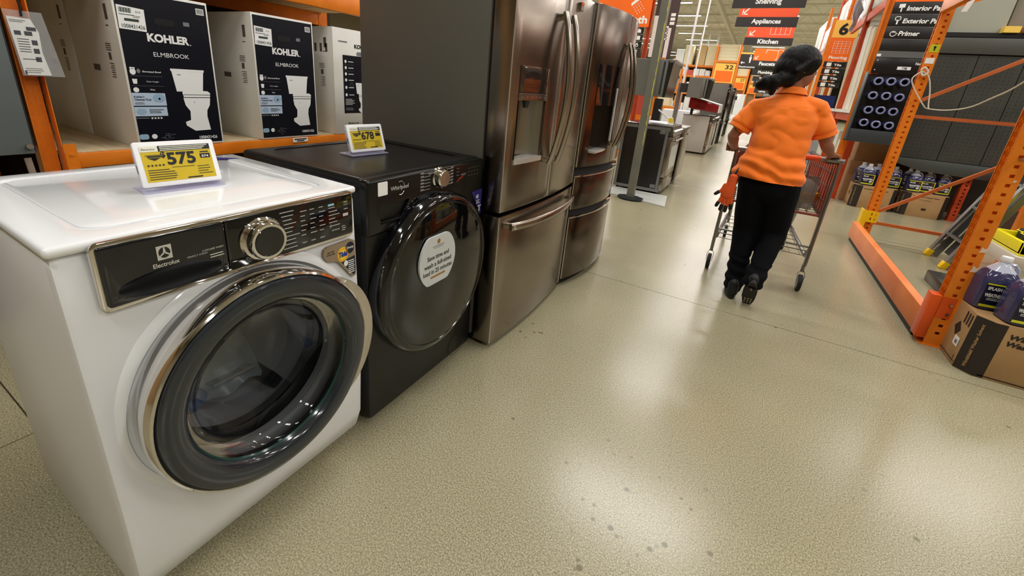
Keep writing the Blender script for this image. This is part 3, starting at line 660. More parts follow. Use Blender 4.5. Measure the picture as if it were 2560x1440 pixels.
def carton(loc, label, rz=90, dark=True, sticker=True, grp='toilet cartons on the orange shelf', D=.58, H=.775, W=.434, plain=False):
    t = thing('toilet_carton', label, 'box', loc, rz, grp)
    g = G(); g.box(0, W, 0, D, 0, H); b_ = g.build('carton', CARDW, t, bevel=.004)
    if dark and not plain:
        c = G(); c.prism(rrect(.160, .625, .262, .665, .018), -.01, .05); cut(b_, c)
        g = G(); g.m = 1; g.prism(rrect(.153, .618, .269, .672, .022), .03, .034)
        g.build('hand_hole', [NAVY, DARK], t, smooth=0)
    if not plain: carton_front(t, dark)
    if not plain and dark: # punch the print too: the hole shows as a dark oval in front of it
        g = G(); g.prism(rrect(.163, .628, .259, .662, .016), -.0020, -.0026); g.build('hand_hole_shadow_gap', DARK, t, smooth=0)
    if sticker:
        g = G(); g.T = Matrix.Rotation(R(0), 4, 'Y'); g.prism([(.012, .592), (.125, .588), (.127, .692), (.014, .700)], -.0024, -.0036); g.m = 1
        for k in range(14): g.rect(.022+k*.0036, .668, .0236+k*.0036+.0008*(k % 3), .690, -.004)
        g.text('D16', .090, .672, .020, .009, -.004); g.rect(.020, .657, .080, .660, -.004); g.rect(.038, .630, .098, .642, -.004); g.text('1008431426', .024, .598, .096, .018, -.004, .01); g.lines(.075, .11, .655, 2, .006, .002, -.004)
        g.build('stock_label', [INKW, mat('dark_grey_print', (46, 60, 52), .5)], t, smooth=0)
    # side printing (on the side towards the camera)
    g = G(); g.m = 0; x = -.0012
    def sr(y0, z0, y1, z1): g.rect(y0, z0, y1, z1, x, 'x')
    for k in range(4): sr(.10, .515-k*.010, .16, .519-k*.010)
    g.rect(.115, .44, .145, .475, x, 'x')
    for k in range(7): sr(.10, .42-k*.011, .15-.01*(k % 2), .424-k*.011)
    sr(.28, .38, .36, .41); sr(.08, .60, .11, .605); sr(.07, .63, .10, .70)
    if not dark:
        for k in range(4): g.rect(.06+k*.06, .60, .085+k*.06, .66, x, 'x')
    g.build('side_print', mat('brown_grey_print', (96, 88, 80), .6), t, smooth=0)
    return t
carton((-2.80, 1.01, .818), 'tall black and white toilet carton nearest the camera on the orange shelf')
carton((-2.80, 1.69, .818), 'black and white toilet carton in the middle of the shelf, second from the post')
carton((-2.80, 2.29, .818), 'mostly white toilet carton with a smaller black panel, half hidden by the refrigerator', dark=False, sticker=False)
for y, w_ in ((1.01, 'nearest'), (1.69, 'middle'), (2.29, 'third')):
    carton((-3.40, y, .818), 'plain white toilet carton stored behind the %s front carton' % w_, sticker=False, plain=True)
# things below the shelf and grey panel at the far left
t = thing('grey_cabinet', 'grey metal cabinet side at the left edge beside the orange rack post', 'cabinet', (-2.74, -.25, 0), 90)
g = G(); g.box(-1.2, .855, 0, .5, .84, 2.2); g.build('panel', mat('blue_grey_metal', (104, 112, 112), .45), t, bevel=.004)  # lengthened unseen past the left edge to block light from the shelf
g = G(); g.box(.76, .866, .03, .5, .845, 2.2); g.build('side_edge', DGREY, t, smooth=0)
g = G(); g.cyl((.84, -.02, .875), (.84, .02, .875), .012, 12); g.build('latch', CHROME, t)
t = thing('folded_stand', 'pale plastic legs leaning under the grey cabinet', 'stand', (-2.76, .17, 0), 90)
PL = mat('clear_pinkish_plastic', (150, 134, 122), .25)
g = G(); g.tube([(.22, 0, .84), (.34, 0, .55), (.36, 0, .03)], (.03, .008), 8, (1, 0, 0)); g.build('leg', PL, t)
g = G(); g.tube([(.41, 0, .82), (.43, 0, .4), (.43, 0, .03)], (.012, .006), 8, (1, 0, 0)); g.build('leg', PL, t)
g = G(); g.box(.22, .44, -.01, .01, 0, .03); g.build('foot_bar', PL, t)
g = G(); g.box(0, 1.15, 0, .5, 0, .42, .004); o = g.build('storage_carton', mat('dark_carton', (70, 48, 34), .8), smooth=0); o.location = (-3.1, -.5, 0); o.rotation_euler = (0, 0, R(90)); tag(o, 'dark brown carton on the floor under the grey cabinet', 'box')
for y, l in ((.78, 'left'), (1.65, 'middle'), (2.5, 'right')):
    g = G(); g.box(0, .7, 0, .6, 0, .55, .004); o = g.build('storage_carton', CARD, smooth=0); o.location = (-2.95, y, 0); o.rotation_euler = (0, 0, R(90)); tag(o, 'brown carton under the toilet shelf, %s one of the row' % l, 'box')
# plastic pouch on the post
t = thing('document_pouch', 'clear plastic pouch holding a printed sheet, hung on the orange rack post', 'pouch', (-2.775, .64, 1.17), 90)
g = G(); g.prism([(.0, .0), (.135, .0), (.105, .262), (-.012, .262)], -.001, 0); g.build('sleeve', mat('clear_pouch_plastic', (225, 228, 230), .08, trans=.5, ior=1.2, alpha=.45), t, smooth=0)
g = G(); g.prism([(.006, .004), (.09, .004), (.078, .10), (.082, .18), (.065, .232), (-.006, .236)], -.003, -.0015); sh = g.build('printed_sheet', mat('sheet_paper', (224, 224, 222), .6), t, smooth=0)
g = G(); y = -.0034
g.lines(.0, .055, .222, 2, .006, .002, y); g.rect(.006, .165, .026, .182, y); g.rect(.036, .165, .06, .182, y); g.rect(.045, .185, .075, .20, y)
for k in range(6): g.rect(.010, .148-k*.010, .045, .151-k*.010, y)
for k in range(3): g.rect(.052, .128-k*.034, .070, .148-k*.034, y)
g.lines(.012, .075, .068, 1, .01, .003, y); g.lines(.012, .08, .030, 3, .008, .002, y); g.rect(.008, .006, .014, .022, y)
g.build('sheet_print', mat('dark_grey_print2', (74, 74, 78), .6), sh, smooth=0)
g = G(); g.tube([(.04, -.004, .24), (.042, -.006, .28), (.04, -.004, .31)], .004, 6); g.build('tie', INKB, t)

# unseen cartons added above and beside the toilet shelf to keep it in shade
for y, w_, h, lab in ((.76, .75, 1.3, 'left'), (1.56, .72, 1.1, 'middle'), (2.33, .75, 1.35, 'right')):
    g = G(); g.box(0, w_, 0, 1.05, 0, h, .006, 1); o = g.build('shade_carton', CARD); o.location = (-2.86, y, 1.831); o.rotation_euler = (0, 0, R(90)); tag(o, 'unseen big brown carton added above the toilet shelf to shade it, %s of three' % lab, 'box')
for k, y in enumerate((-5.4, -4.1, -2.8)):
    g = G(); g.box(0, 1.2, 0, 1.2, 0, 3.4, .01, 1); o = g.build('light_block_stack', CARD); o.location = (-2.86, y, 0); o.rotation_euler = (0, 0, R(90)); tag(o, 'unseen tall brown stack added left behind the camera to block light, %s one' % ('farthest', 'middle', 'nearest')[k], 'box')  # added out of view only to hold light off the shelf

# ================================================================ MIDDLE LEFT: display post, ranges, hoods, signs
g = G(); g.prism([(-1.55, 5.60), (-1.40, 5.62), (-.72, 5.46), (-.80, 6.10), (-1.55, 6.10)], 0, .012, 'z'); o = g.build('display_platform', mat('pale_platform', (186, 188, 182), .4), smooth=0); tag(o, 'thin pale platform board on the floor under the grey display pole', 'platform')
t = thing('display_pole', 'tall square grey steel pole with yellow scuffs and octagonal foot plate on the pale board', 'pole', (-1.17, 5.54, .012), 0)
g = G(); g.box(-.045, .045, -.045, .045, .02, 3.6, .006); g.build('pole', mat('pole_grey', (108, 110, 102), .4, nz=3, c2=(120, 120, 108)), t)
g = G(); g.prism([(.17*math.cos(R(22.5+45*i)), .12*math.sin(R(22.5+45*i))) for i in range(8)], 0, .02, 'z'); g.build('foot_plate', DGREY, t)
g = G(); random.seed(3)
pl = []; pr_ = []
for i in range(70): z = .7+i*.038; pl.append((.0455-.003-.012*random.random(), z)); pr_.append((.0462, z))
g.prism(pl+pr_[::-1], -.0466, -.0452); g.build('yellow_scuff', mat('yellow_scuff', (190, 190, 90), .6), t, smooth=0)
def knob(par, x, z, r=.018, y=-.03): g = G(); g.cyl((x, y+.03, z), (x, y, z), r, 14, r*.8); g.build('knob', CHROME, par)
def range_(loc, label, side=None, W=.76, D=.64, frame=True, n=0):
    t = thing('kitchen_range', label, 'range', loc, 90)
    sidem = side or mat('black_side_panel', (20, 15, 12), .35)
    g = G(); g.box(0, W, .03, D, .04, .915, .004); g.build('body', sidem, t)
    if frame:
        FR = mat('galvanised_frame', (132, 134, 132), .4, .6)
        g = G(); g.box(-.008, .0, .0, D, .03, .07); g.build('side_rail', FR, t); g = G(); g.box(-.008, .0, .0, D, .87, .91); g.build('side_rail', FR, t)
        for y in (.02, D*.56, D-.04):
            g = G(); g.box(-.008, .0, y, y+.035, .07, .87); g.build('side_stile', FR, t)
        for z in (.82, .08):
            g = G(); g.box(-.010, .0, .06, .13, z, z+.05, .004); g.build('corner_bracket', FR, t)
    g = G(); g.box(-.004, W+.004, -.01, D, .915, .93, .003); g.build('cooktop', mat('glass_cooktop', (60, 60, 60), .08), t)
    g = G(); g.prism([(.0, .80), (-.045, .80), (-.02, .925), (.04, .925)], 0, W, 'x'); g.build('control_fascia', STEEL, t)
    for k in range(5): knob(t, .1+k*.14, .865, .017, -.062)
    g = G(); g.box(.0, W, -.035, .03, .24, .79, .006); d = g.build('oven_door', STEEL, t)
    g = G(); g.box(.10, W-.10, -.038, -.034, .34, .66); g.build('door_window', BLACKG, d)
    g = G(); g.cyl((.05, -.075, .745), (W-.05, -.075, .745), .013, 12); h = g.build('door_handle', STEEL, d)
    for x in (.08, W-.08): g = G(); g.cyl((x, -.075, .745), (x, -.03, .745), .009, 8); g.build('handle_mount', STEEL, d)
    g = G(); g.box(.0, W, -.03, .03, .05, .23, .006); g.build('storage_drawer', STEEL, t)
    for x in (.05, W-.05):
        for y in (.05, D-.05): g = G(); g.cyl((x, y, 0), (x, y, .04), .018, 8); g.build('foot', RUB, t)
    return t
range_((-.93, 6.13, 0), 'stainless range with black framed side panel, closest range behind the grey pole')
def dishwasher(loc, label, m=None):
    t = thing('dishwasher', label, 'dishwasher', loc, 90); W = .60
    g = G(); g.box(0, W, .02, .58, .09, .86, .003); g.build('body', DGREY, t); g = G(); g.box(.02, W-.02, .05, .5, .0, .09); g.build('toe_kick', DARK, t)
    g = G(); g.box(0, W, -.03, .02, .11, .86, .006); d = g.build('door', m or STEEL, t); g = G(); g.cyl((.06, -.065, .79), (W-.06, -.065, .79), .012, 10); g.build('door_handle', STEEL, d)
    for x in (.09, W-.09): g = G(); g.cyl((x, -.065, .79), (x, -.03, .79), .008, 8); g.build('handle_mount', STEEL, d)
    g = G(); g.box(-.01, W+.01, -.03, .59, .865, .885, .003); g.build('display_top', mat('pale_top', (200, 200, 196), .3), t)
    return t
dishwasher((-.90, 7.05, 0), 'stainless dishwasher standing just past the framed range')
range_((-.92, 11.72, 0), 'range with plain pale grey side and stainless door, under the red hood', side=mat('pale_grey_side', (186, 182, 176), .45), frame=False)
range_((-.92, 12.55, 0), 'black-sided range just beyond the pale sided range', frame=False)
dishwasher((-.90, 13.4, 0), 'dark dishwasher in the row before the far dark refrigerator', BLACKG)
# flat items on the first range
def small_tag(loc, label, rz=60):
    t = thing('price_display', label, 'price tag', loc, rz); T = Matrix.Rotation(R(-20), 4, 'X')
    g = G(); g.T = T; g.box(-.06, .06, -.004, .004, .01, .10, .002, 1); g.build('frame', WHP, t); g = G(); g.T = T; g.rect(-.05, .02, .05, .09, -.0048); g.build('screen', mat('mustard_screen', (206, 184, 12), .4), t, smooth=0)
    g = G(); g.box(-.06, .06, -.02, .06, 0, .003); g.build('stand', WHP, t)
small_tag((-1.02, 6.6, .93), 'small yellow price display on the range behind the grey pole')
small_tag((-1.30, 6.25, .93), 'small dark-backed price display at the left of the first range top', 250)
g = G(); g.box(0, .30, 0, .42, 0, .018, .006); g.box(.02, .28, .02, .40, .018, .024); o = g.build('cooktop_tray', WHP); o.location = (-1.34, 6.32, .93); tag(o, 'white flat display tray lying on the first range', 'tray')
g = G(); g.T = Matrix.Rotation(R(35), 4, 'Y'); g.box(0, .30, 0, .02, 0, .02, .002); o = g.build('folded_leaflet', mat('sheet_paper', (224, 224, 222), .6)); o.location = (-1.28, 6.85, 1.135); 
o.location = (-1.28, 6.86, 1.10); tag(o, 'white folded leaflet propped behind the tray on the first range', 'leaflet')
# over-the-range microwave on the pole bracket
def microwave(loc, label, w=.76):
    t = thing('range_microwave', label, 'microwave', loc, 90); GM = mat('galvanised_grey_panel', (112, 113, 106), .5)
    g = G(); g.box(0, w, .05, .44, 0, .435, .004); g.build('body', GM, t)
    g = G(); g.box(-.006, 0, .16, .44, .0, .43, .002, 1); g.build('side_panel', GM, t); g = G(); g.box(-.004, 0, .08, .10, .03, .41); g.build('side_seam', DGREY, t)
    g = G(); g.prism([(.05, .0), (.05, .40), (-.01, .40), (.02, .0)], 0, w, 'x'); d = g.build('door', mat('dark_bronze_glass', (38, 38, 34), .15), t)
    g = G(); g.box(-.004, w, -.03, .06, .40, .44, .004); g.build('vent_grille', ALU, t)
    g = G(); g.box(.1, w-.1, .44, .62, .10, .30); g.build('wall_bracket', DGREY, t)
    g = G(); g.box(w/2-.04, w/2+.04, .62, .70, -loc[2], .30); g.build('bracket_post', GREYP, t)
    return t
microwave((-1.00, 5.72, 1.29), 'grey over-range microwave mounted high behind the grey pole', .60)
microwave((-1.04, 10.9, 1.32), 'dark grey over-range microwave above the red hood')
# red hood
t = thing('range_hood', 'glossy red sloping range hood with white front edge over the pale sided range', 'range hood', (-.78, 11.66, 1.02), 90)
RED = mat('red_enamel', (140, 14, 26), .15, coat=.4)
g = G(); g.prism([(.03, .00), (.03, .17), (.66, .31), (.70, .31), (.70, .07), (.60, .04)], 0, .76, 'x'); g.build('shell', RED, t, bevel=.004)
g = G(); g.prism([(.0, .0), (.0, .19), (.03, .18), (.03, .0)], -.003, .763, 'x'); g.prism([(.0, .19), (.62, .33), (.70, .33), (.70, .312), (.62, .312), (.02, .178)], -.003, .763, 'x'); g.build('white_edge', WHP, t)
g = G(); g.box(.35, .41, .62, .68, -.09, .10); g.build('support_bracket', DGREY, t)
# far refrigerators in the row
def far_fridge(loc, label, m, W=.91, D=.72, H=1.80, side=None, panel=False):
    t = thing('refrigerator', label, 'refrigerator', loc, 90)
    g = G(); g.box(0, W, .06, D, .04, H, .006); g.build('cabinet', side or mat('grey_cabinet_side2', (98, 94, 88), .45, .2), t)
    g = G(); g.box(.02, W-.02, .08, D-.05, 0, .04); g.build('base_grille', DARK, t)
    for nm, x0, x1, z0, z1 in (('left_door', 0, W/2-.003, .70, H), ('right_door', W/2+.003, W, .70, H), ('freezer_drawer', 0, W, .05, .69)):
        g = G(); g.box(x0, x1, -.005, .06, z0, z1, .008); d = g.build(nm, m, t)
        g = G()
        if nm == 'freezer_drawer': g.tube([(.1, -.05, .62), (W-.1, -.05, .62)], .012, 8)
        else: x = (x1-.05) if nm[0] == 'l' else x0+.05; g.tube([(x, -.05, .85), (x, -.05, 1.6)], .012, 8)
        g.build('door_handle', STEEL, d)
    if panel:
        g = G(); g.box(.12, .38, -.008, -.004, 1.42, 1.62); g.build('dispenser_display', NAVY, t)
    return t
far_fridge((-.86, 15.3, 0), 'dark refrigerator with black front at the end of the range row', BLACKG)
far_fridge((-.90, 19.0, 0), 'black refrigerator partly hidden behind the dark refrigerator', BLACKG)
t = thing('refrigerator', 'tall white refrigerator with dark display standing in the bright far aisle', 'refrigerator', (-1.62, 30, 0), 0)
g = G(); g.box(0, .80, .05, .75, .03, 1.76, .01); g.build('cabinet', WHITE, t)
for nm, z0, z1 in (('upper_door', .55, 1.76), ('lower_door', .04, .54)):
    g = G(); g.box(0, .80, -.01, .05, z0, z1, .008); g.build(nm, WHITE, t)
g = G(); g.box(.05, .40, -.014, -.009, 1.40, 1.62); g.build('dispenser_display', NAVY, t)
# bay signs behind the second refrigerator
ICW = mat('white_icon_print', (245, 240, 232), .5)
t = thing('bay_sign', 'orange hanging bay sign with white shower head drawing and the word Bath', 'sign', (-3.05, 8.6, 2.46), 0)
g = G(); g.box(0, 1.0, 0, .02, 0, 1.05); g.build('sign_board', SIGNO, t, smooth=0)
g = G(); y = -.002; g.text('Bath', .60, .055, .36, .13, y, .04)
g.T = Matrix.Translation((.66, 0, .36)) @ Matrix.Rotation(R(-38), 4, 'Y'); g.prism([(-.03, 0), (.17, 0), (.15, .045), (-.01, .045)], y, y-.001)
g.prism([(.06, .045), (.085, .045), (.11, .16), (.085, .16)], y, y-.001)
for a in range(4):
    for b in range(4): g.prism([(-.01+a*.045, -.03-b*.045), (.0+a*.045, -.03-b*.045), (-.004+a*.045, -.05-b*.045), (-.014+a*.045, -.05-b*.045)], y, y-.001)
g.T = Matrix.Identity(4); g.prism([(.80, .48), (.95, .50), (.95, .53), (.80, .515)], y, y-.001)
g.build('sign_print', ICW, t, smooth=0)
def icon(g, k, x, z, s, y):
    if k == 0: g.prism([(x, z), (x+s, z), (x+s*.95, z+s*.75), (x+s*.05, z+s*.75)], y, y-.001); g.rect(x+s*.4, z+s*.75, x+s*.6, z+s*.95, y)
    elif k == 1: g.rect(x, z, x+s, z+s*.9, y); g.m = 1; g.rect(x+s*.12, z+s*.12, x+s*.2, z+s*.75, y-.002); g.m = 0
    elif k == 2: g.poly([(x+s*(.5+.38*math.cos(R(a))), z+s*(.35+.33*math.sin(R(a)))) for a in range(150, 391, 20)]+[(x+s*.5, z+s)], y); g.m = 1; g.disc(x+s*.5, z+s*.35, s*.2, s*.2, y-.002, 12); g.m = 0
    else: g.ring(x+s*.45, z+s*.4, s*.25, s*.34, y, 14); g.rect(x+s*.5, z+s*.75, x+s*.85, z+s*.9, y)
for k in range(4):
    t = thing('aisle_marker', 'small black aisle strip with a white %s icon below the Bath sign' % ('basket', 'cabinet', 'water drop', 'faucet')[k], 'sign', (-2.62, 8.6, 2.345-k*.12), 0)
    g = G(); g.box(0, .50, 0, .015, 0, .108); g.build('marker_board', SIGNB if k % 2 else mat('black_sign_face', (28, 26, 26), .4), t, smooth=0)
    g = G(); icon(g, k, .38, .018, .075, -.001); g.text(('Vanities', 'Doors', 'Water', 'Faucets')[k], .06, .036, .26, .038, -.001, .02); g.build('marker_print', [ICW, SIGNB], t, smooth=0)
post_teardrop('rack_post', 'red-orange rack post at the right edge of the Bath sign', (-2.10, 8.64, 0), 0, H=3.8, m=REDOR)
t = thing('banner', 'tall charcoal banner with pale panel hung beside the Bath sign post', 'banner', (-2.0, 8.75, 1.97), 0)
g = G(); g.box(0, .40, 0, .01, 0, 1.6); g.build('banner_cloth', mat('brown_charcoal_banner', (74, 56, 52), .6), t, smooth=0)
g = G(); g.rect(.0, 0, .11, .70, -.001); g.m = 1; g.rect(.26, 0, .33, .50, -.001); g.m = 0
for k in range(3): g.rect(.28, .55+k*.07, .36, .60+k*.07, -.001)
for k in range(5): g.rect(.24+.01*(k % 2), .30+k*.05, .275, .33+k*.05, -.001)
g.prism([(.12, .98), (.20, .90), (.22, .92), (.15, 1.0)], -.001, -.002); g.build('banner_print', [ICW, mat('pale_pink_print', (232, 214, 212), .6)], t, smooth=0)
for x, y, lab in ((-1.75, 11.9, 'nearer thin white conduit running up to the roof left of the hanging signs'), (-2.5, 19.5, 'farther thin white conduit running up to the roof by the far racks')):
    g = G(); g.cyl((x, y, 0), (x, y, 6.3), .025, 8); o = g.build('conduit', WHP); tag(o, lab, 'pipe')
# ---- hanging department signs
def hang_sign(x0, x1, y, z0, words, icons, label, top=SIGNR, bh=.22, oh=.30, arrow=True):
    t = thing('hanging_sign', label, 'sign', (x0, y, z0), 0); W = x1-x0
    g = G(); g.box(-.03, W+.03, 0, .02, 0, bh*len(words)); g.build('name_board', SIGNB, t, smooth=0)
    if oh: g = G(); g.box(.0, W, .004, .016, bh*len(words), bh*len(words)+oh); g.build('picture_board', top, t, smooth=0)
    g = G()
    for k, wd in enumerate(words):
        vs, fs, asp = text_mesh(wd, .035, 0); h = bh*.62; w_ = min(W*.86, h*asp*1.02); g.text(wd, W/2-w_/2, bh*(len(words)-1-k)+bh*.2, w_, h, -.003, .035)
    g.build('lettering', INKW, t, smooth=0)
    if oh:
        g = G(); zb = bh*len(words); y_ = -.001
        if arrow:
            g.prism([(.07, zb+.05), (.19, zb+.05), (.19, zb+.075), (.095, zb+.075), (.095, zb+.17), (.07, zb+.17)], y_+.003, y_); g.prism([(.08, zb+.078), (.10, zb+.058), (.22, zb+.19), (.20, zb+.205)], y_+.003, y_)
        def fr(x0, z0, x1, z1, w_=.008):
            g.rect(x0, z0, x1, z0+w_, y_); g.rect(x0, z1-w_, x1, z1, y_); g.rect(x0, z0, x0+w_, z1, y_); g.rect(x1-w_, z0, x1, z1, y_)
        if icons == 'cab':
            fr(W*.5, zb+.09, W*.92, zb+oh-.01)
            for i in (1, 2, 3): g.rect(W*.5+W*.42*i/4, zb+.09, W*.5+W*.42*i/4+.008, zb+oh-.01, y_)
        if icons == 'faucet':
            fr(W*.76, zb+.06, W*.92, zb+oh-.03, .014); fr(W*.70, zb+.05, W*.96, zb+.075, .012); g.prism([(W*.38, zb+oh-.05), (W*.76, zb+oh-.09), (W*.76, zb+oh-.07), (W*.38, zb+oh-.03)], y_+.003, y_); g.rect(W*.38, zb+oh-.11, W*.41, zb+oh-.03, y_); g.ring(W*.385, zb+oh-.17, .014, .024, y_, 12)
        if icons == 'pan': g.prism(rrect(W*.55, zb+.22, W*.9, zb+.262, .02), y_+.003, y_)
        g.build('picture_print', ICW, t, smooth=0)
    for x in (.1, W-.1):
        g = G(); g.cyl((x, .01, bh*len(words)+oh-.002), (x, .01, 6.9-z0), .004, 4); g.build('hanging_wire', ALU, t, smooth=0)
    return t
hang_sign(-.92, .30, 10.8, 3.13, ['Shelving'], 'pan', 'nearest hanging sign reading Shelving, charcoal board cut by the top of the view', oh=.3)
hang_sign(-.94, .30, 12.9, 3.07, ['Appliances'], 'pan', 'hanging red-orange and charcoal sign reading Appliances', oh=.26)
hang_sign(-.84, .40, 16.4, 3.03, ['Kitchen'], 'cab', 'hanging red-orange and charcoal sign reading Kitchen', oh=.32)
hang_sign(-.75, .50, 24.5, 2.96, ['Faucets'], 'faucet', 'hanging orange and charcoal sign reading Faucets with a dripping tap', top=SIGNO, oh=.52, bh=.26)
hang_sign(-.75, .50, 29, 2.80, ['Plumbing'], '', 'small far charcoal hanging sign reading Plumbing', oh=0, bh=.30)
hang_sign(-.75, .50, 34, 2.70, ['Tools'], '', 'small far charcoal hanging sign reading Tools', oh=0, bh=.30)
hang_sign(-.75, .50, 40, 2.55, ['Hardware', 'Fasteners'], '', 'far charcoal hanging sign with two lines, Hardware and Fasteners', oh=0, bh=.28)
hang_sign(-.70, .55, 48, 2.25, ['Electrical', 'Lighting'], '', 'farthest charcoal hanging sign above an orange strip', oh=.3, bh=.28, arrow=False)
t = thing('hanging_sign', 'charcoal restroom sign with figures and left arrow under a pale strip', 'sign', (-1.42, 27, 2.98), 0)
g = G(); g.box(0, .80, 0, .02, 0, .72); g.build('name_board', SIGNB, t, smooth=0); g = G(); g.box(0, .80, 0, .02, .72, .80); g.build('top_strip', SIGNY, t, smooth=0)
g = G(); g.text('Restrooms', .03, .06, .74, .09, -.002, .03)
g.prism([(.06, .30), (.14, .38), (.14, .32), (.26, .32), (.26, .28), (.14, .28), (.14, .22)], -.001, -.003)
for x in (.48, .66):
    g.disc(x, .64, .035, .035, -.002, 12); g.prism([(x-.055, .58), (x+.055, .58), (x+.025, .30), (x-.025, .30)], -.001, -.003)
g.build('lettering', INKW, t, smooth=0)
g = G(); g.cyl((.4, .01, .80), (.4, .01, 3.9), .005, 4); g.build('hanging_wire', ALU, t, smooth=0)

# ================================================================ FAR RACKS AND STOCK
random.seed(11)
PALM = [mat('stock_white', (226, 226, 226), .5), mat('stock_tan', (200, 170, 120), .7), mat('stock_cream', (226, 214, 180), .7), mat('stock_grey', (150, 150, 150), .5), mat('stock_red', (196, 84, 70), .5), mat('stock_brown', (150, 110, 70), .7), mat('stock_yellow', (240, 200, 90), .5)]
_bx = {}
def stock_box(loc, s, mi, label, grp, rz=0):
    k = (tuple(round(v, 2) for v in s), mi)
    if k not in _bx:
        g = G(); g.box(0, s[0], 0, s[1], 0, s[2], min(s)*.03, 1); o = g.build('stock_box', PALM[mi])
        _bx[k] = o
    else:
        o = _bx[k].copy(); COL.objects.link(o)
    o.location = loc; o.rotation_euler = (0, 0, R(rz)); return tag(o, label, 'box', grp)
def far_rack(x0, x1, y, levels, label, D=1.0, H=4.2, posts=None, m=None):
    m = m or ORANGE
    t = thing('pallet_rack', label, 'rack', (x0, y, 0), 0); W = x1-x0
    for x in (posts or (0, W)):
        for yy in (0, D): g = G(); g.box(x-.04, x+.04, yy, yy+.08, 0, H); g.build('post', m, t, smooth=0)
    for z in levels:
        for yy in (-.02, D+.04): g = G(); g.box(0, W, yy, yy+.06, z-.12, z); g.build('beam', m, t, smooth=0)
        g = G(); g.box(0, W, .04, D+.04, z-.02, z-.001); g.build('deck', WOOD, t, smooth=0)
    return t
def fill(x0, x1, y, z, hmin, hmax, wmin, wmax, mats, grp, label, D=.7, maxn=99):
    x = x0+.06; n = 0
    ORD = ('first', 'second', 'third', 'fourth', 'fifth', 'sixth', 'seventh', 'eighth', 'ninth', 'tenth', 'eleventh', 'twelfth', 'thirteenth')
    while x < x1-wmin and n < maxn:
        w_ = round(random.uniform(wmin, wmax), 1 if wmin > .25 else 2); h = round(random.uniform(hmin, hmax), 1)
        if x+w_ > x1-.05: break
        stock_box((x, y+.06, z), (w_, D, h), random.choice(mats), label+', '+ORD[min(n, 12)]+' from the left', grp); x += w_+.03; n += 1
far_rack(-6.6, -3.6, 38, (.2, 1.7, 3.0, 3.75), 'tall orange rack of cream cartons far away behind the ranges')
fill(-6.6, -5.05, 38, 3.75, .7, 1.5, .4, .9, [1, 2, 2, 0], 'cartons on the far rack top', 'pale carton on the far orange rack top')
for k in (0, 1): stock_box((-5.02+k*.68, 38.05, 3.75), (.64, .9, 1.45), 1+k, '%s tall carton under the white framed unit on the far rack' % ('left', 'right')[k], 'cartons on the far rack top')
fill(-6.6, -3.6, 38, 3.0, .3, .6, .3, .4, [0, 0, 3, 4], 'white goods on the far rack', 'small packet on the upper far rack shelf')
fill(-6.6, -3.6, 38, 1.7, .5, 1.1, .3, .5, [0, 0, 3], 'white goods low on the far rack', 'white packet on the lower far rack shelf')
fill(-6.6, -3.6, 38, .2, .6, 1.2, .3, .6, [0, 0, 1], 'goods at the foot of the far rack', 'pale packet at the foot of the far rack')
t = thing('window_unit', 'white framed glazed unit standing on top of the far rack cartons', 'window unit', (-5.0, 38.1, 5.2), 0)
for a in ((0, 1.3, 0, .1), (0, 1.3, .75, .85), (0, .12, .1, .75), (1.18, 1.3, .1, .75), (.55, .65, .1, .75)):
    g = G(); g.box(a[0], a[1], 0, .1, a[2], a[3]); g.build('frame_bar', WHP, t, smooth=0)
def bay_end(x0, x1, y, num, label, where, z0=2.55, z1=3.9, H=5.2):
    t = thing('bay_end_sign', label, 'sign', (x0, y, z0), 0); W = x1-x0; h = z1-z0
    g = G(); g.box(0, W, 0, .03, 0, h); g.build('sign_board', SIGNY, t, smooth=0)
    g = G(); g.rect(W*.08, h*.05, W*.92, h*.62, -.003); g.build('orange_field', SIGNO, t, smooth=0)
    g = G(); g.text(num, W*.50, h*.70, W*.40, h*.22, -.003, .02); g.build('number', INKB, t, smooth=0)
    t2 = thing('pallet_rack', 'orange rack end frame carrying the '+where, 'rack', (x0, y+.06, 0), 0)
    for x in (-.08, W+.08): g = G(); g.box(x-.06, x+.06, 0, .1, 0, H); g.build('post', ORANGE, t2, smooth=0)
    g = G(); g.box(-.08, W+.08, .02, .1, z1+.05-z0+z0, z1+.2); g.build('beam', ORANGE, t2, smooth=0); g = G(); g.box(-.08, W+.08, .02, 1.3, z1+.2, z1+.22); g.build('deck', WOOD, t2, smooth=0)
    for x in (-.08, W+.08): g = G(); g.box(x-.06, x+.06, 1.3, 1.4, 0, H); g.build('post', ORANGE, t2, smooth=0)
    random.seed(int(num))
    for k in range(5):
        stock_box((x0+.02, y+.30, z1+.222+k*.22), (W-.04, 1.0, .218), 2, '%s cream bag of the stack above the %s' % (('bottom', 'second', 'middle', 'fourth', 'top')[k], where), 'bags above the '+where)
    g = G(); g.box(0, W, .12, 1.2, 0, z0); o = g.build('bay_stock', PALM[5], smooth=0); o.location = (x0, y+.2, 0); tag(o, 'brown block of stock under the '+where, 'stock')
bay_end(-3.45, -2.1, 37, '32', 'largest amber and orange bay end sign, numbered thirty-two', 'largest amber bay sign')
bay_end(-2.55, -1.65, 49, '27', 'second amber and orange bay end sign, numbered twenty-seven, right of the largest', 'second amber bay sign', 2.4, 3.5, 4.6)
bay_end(-1.45, -.75, 58, '24', 'tiny farthest amber bay end sign, numbered twenty-four', 'farthest amber bay sign', 2.3, 3.3, 4.4)
far_rack(-1.2, 2.4, 62, (1.0, 2.2, 3.3), 'dark far rack closing the end of the aisle', m=mat('far_dark_rack', (92, 62, 50), .6), H=3.8)
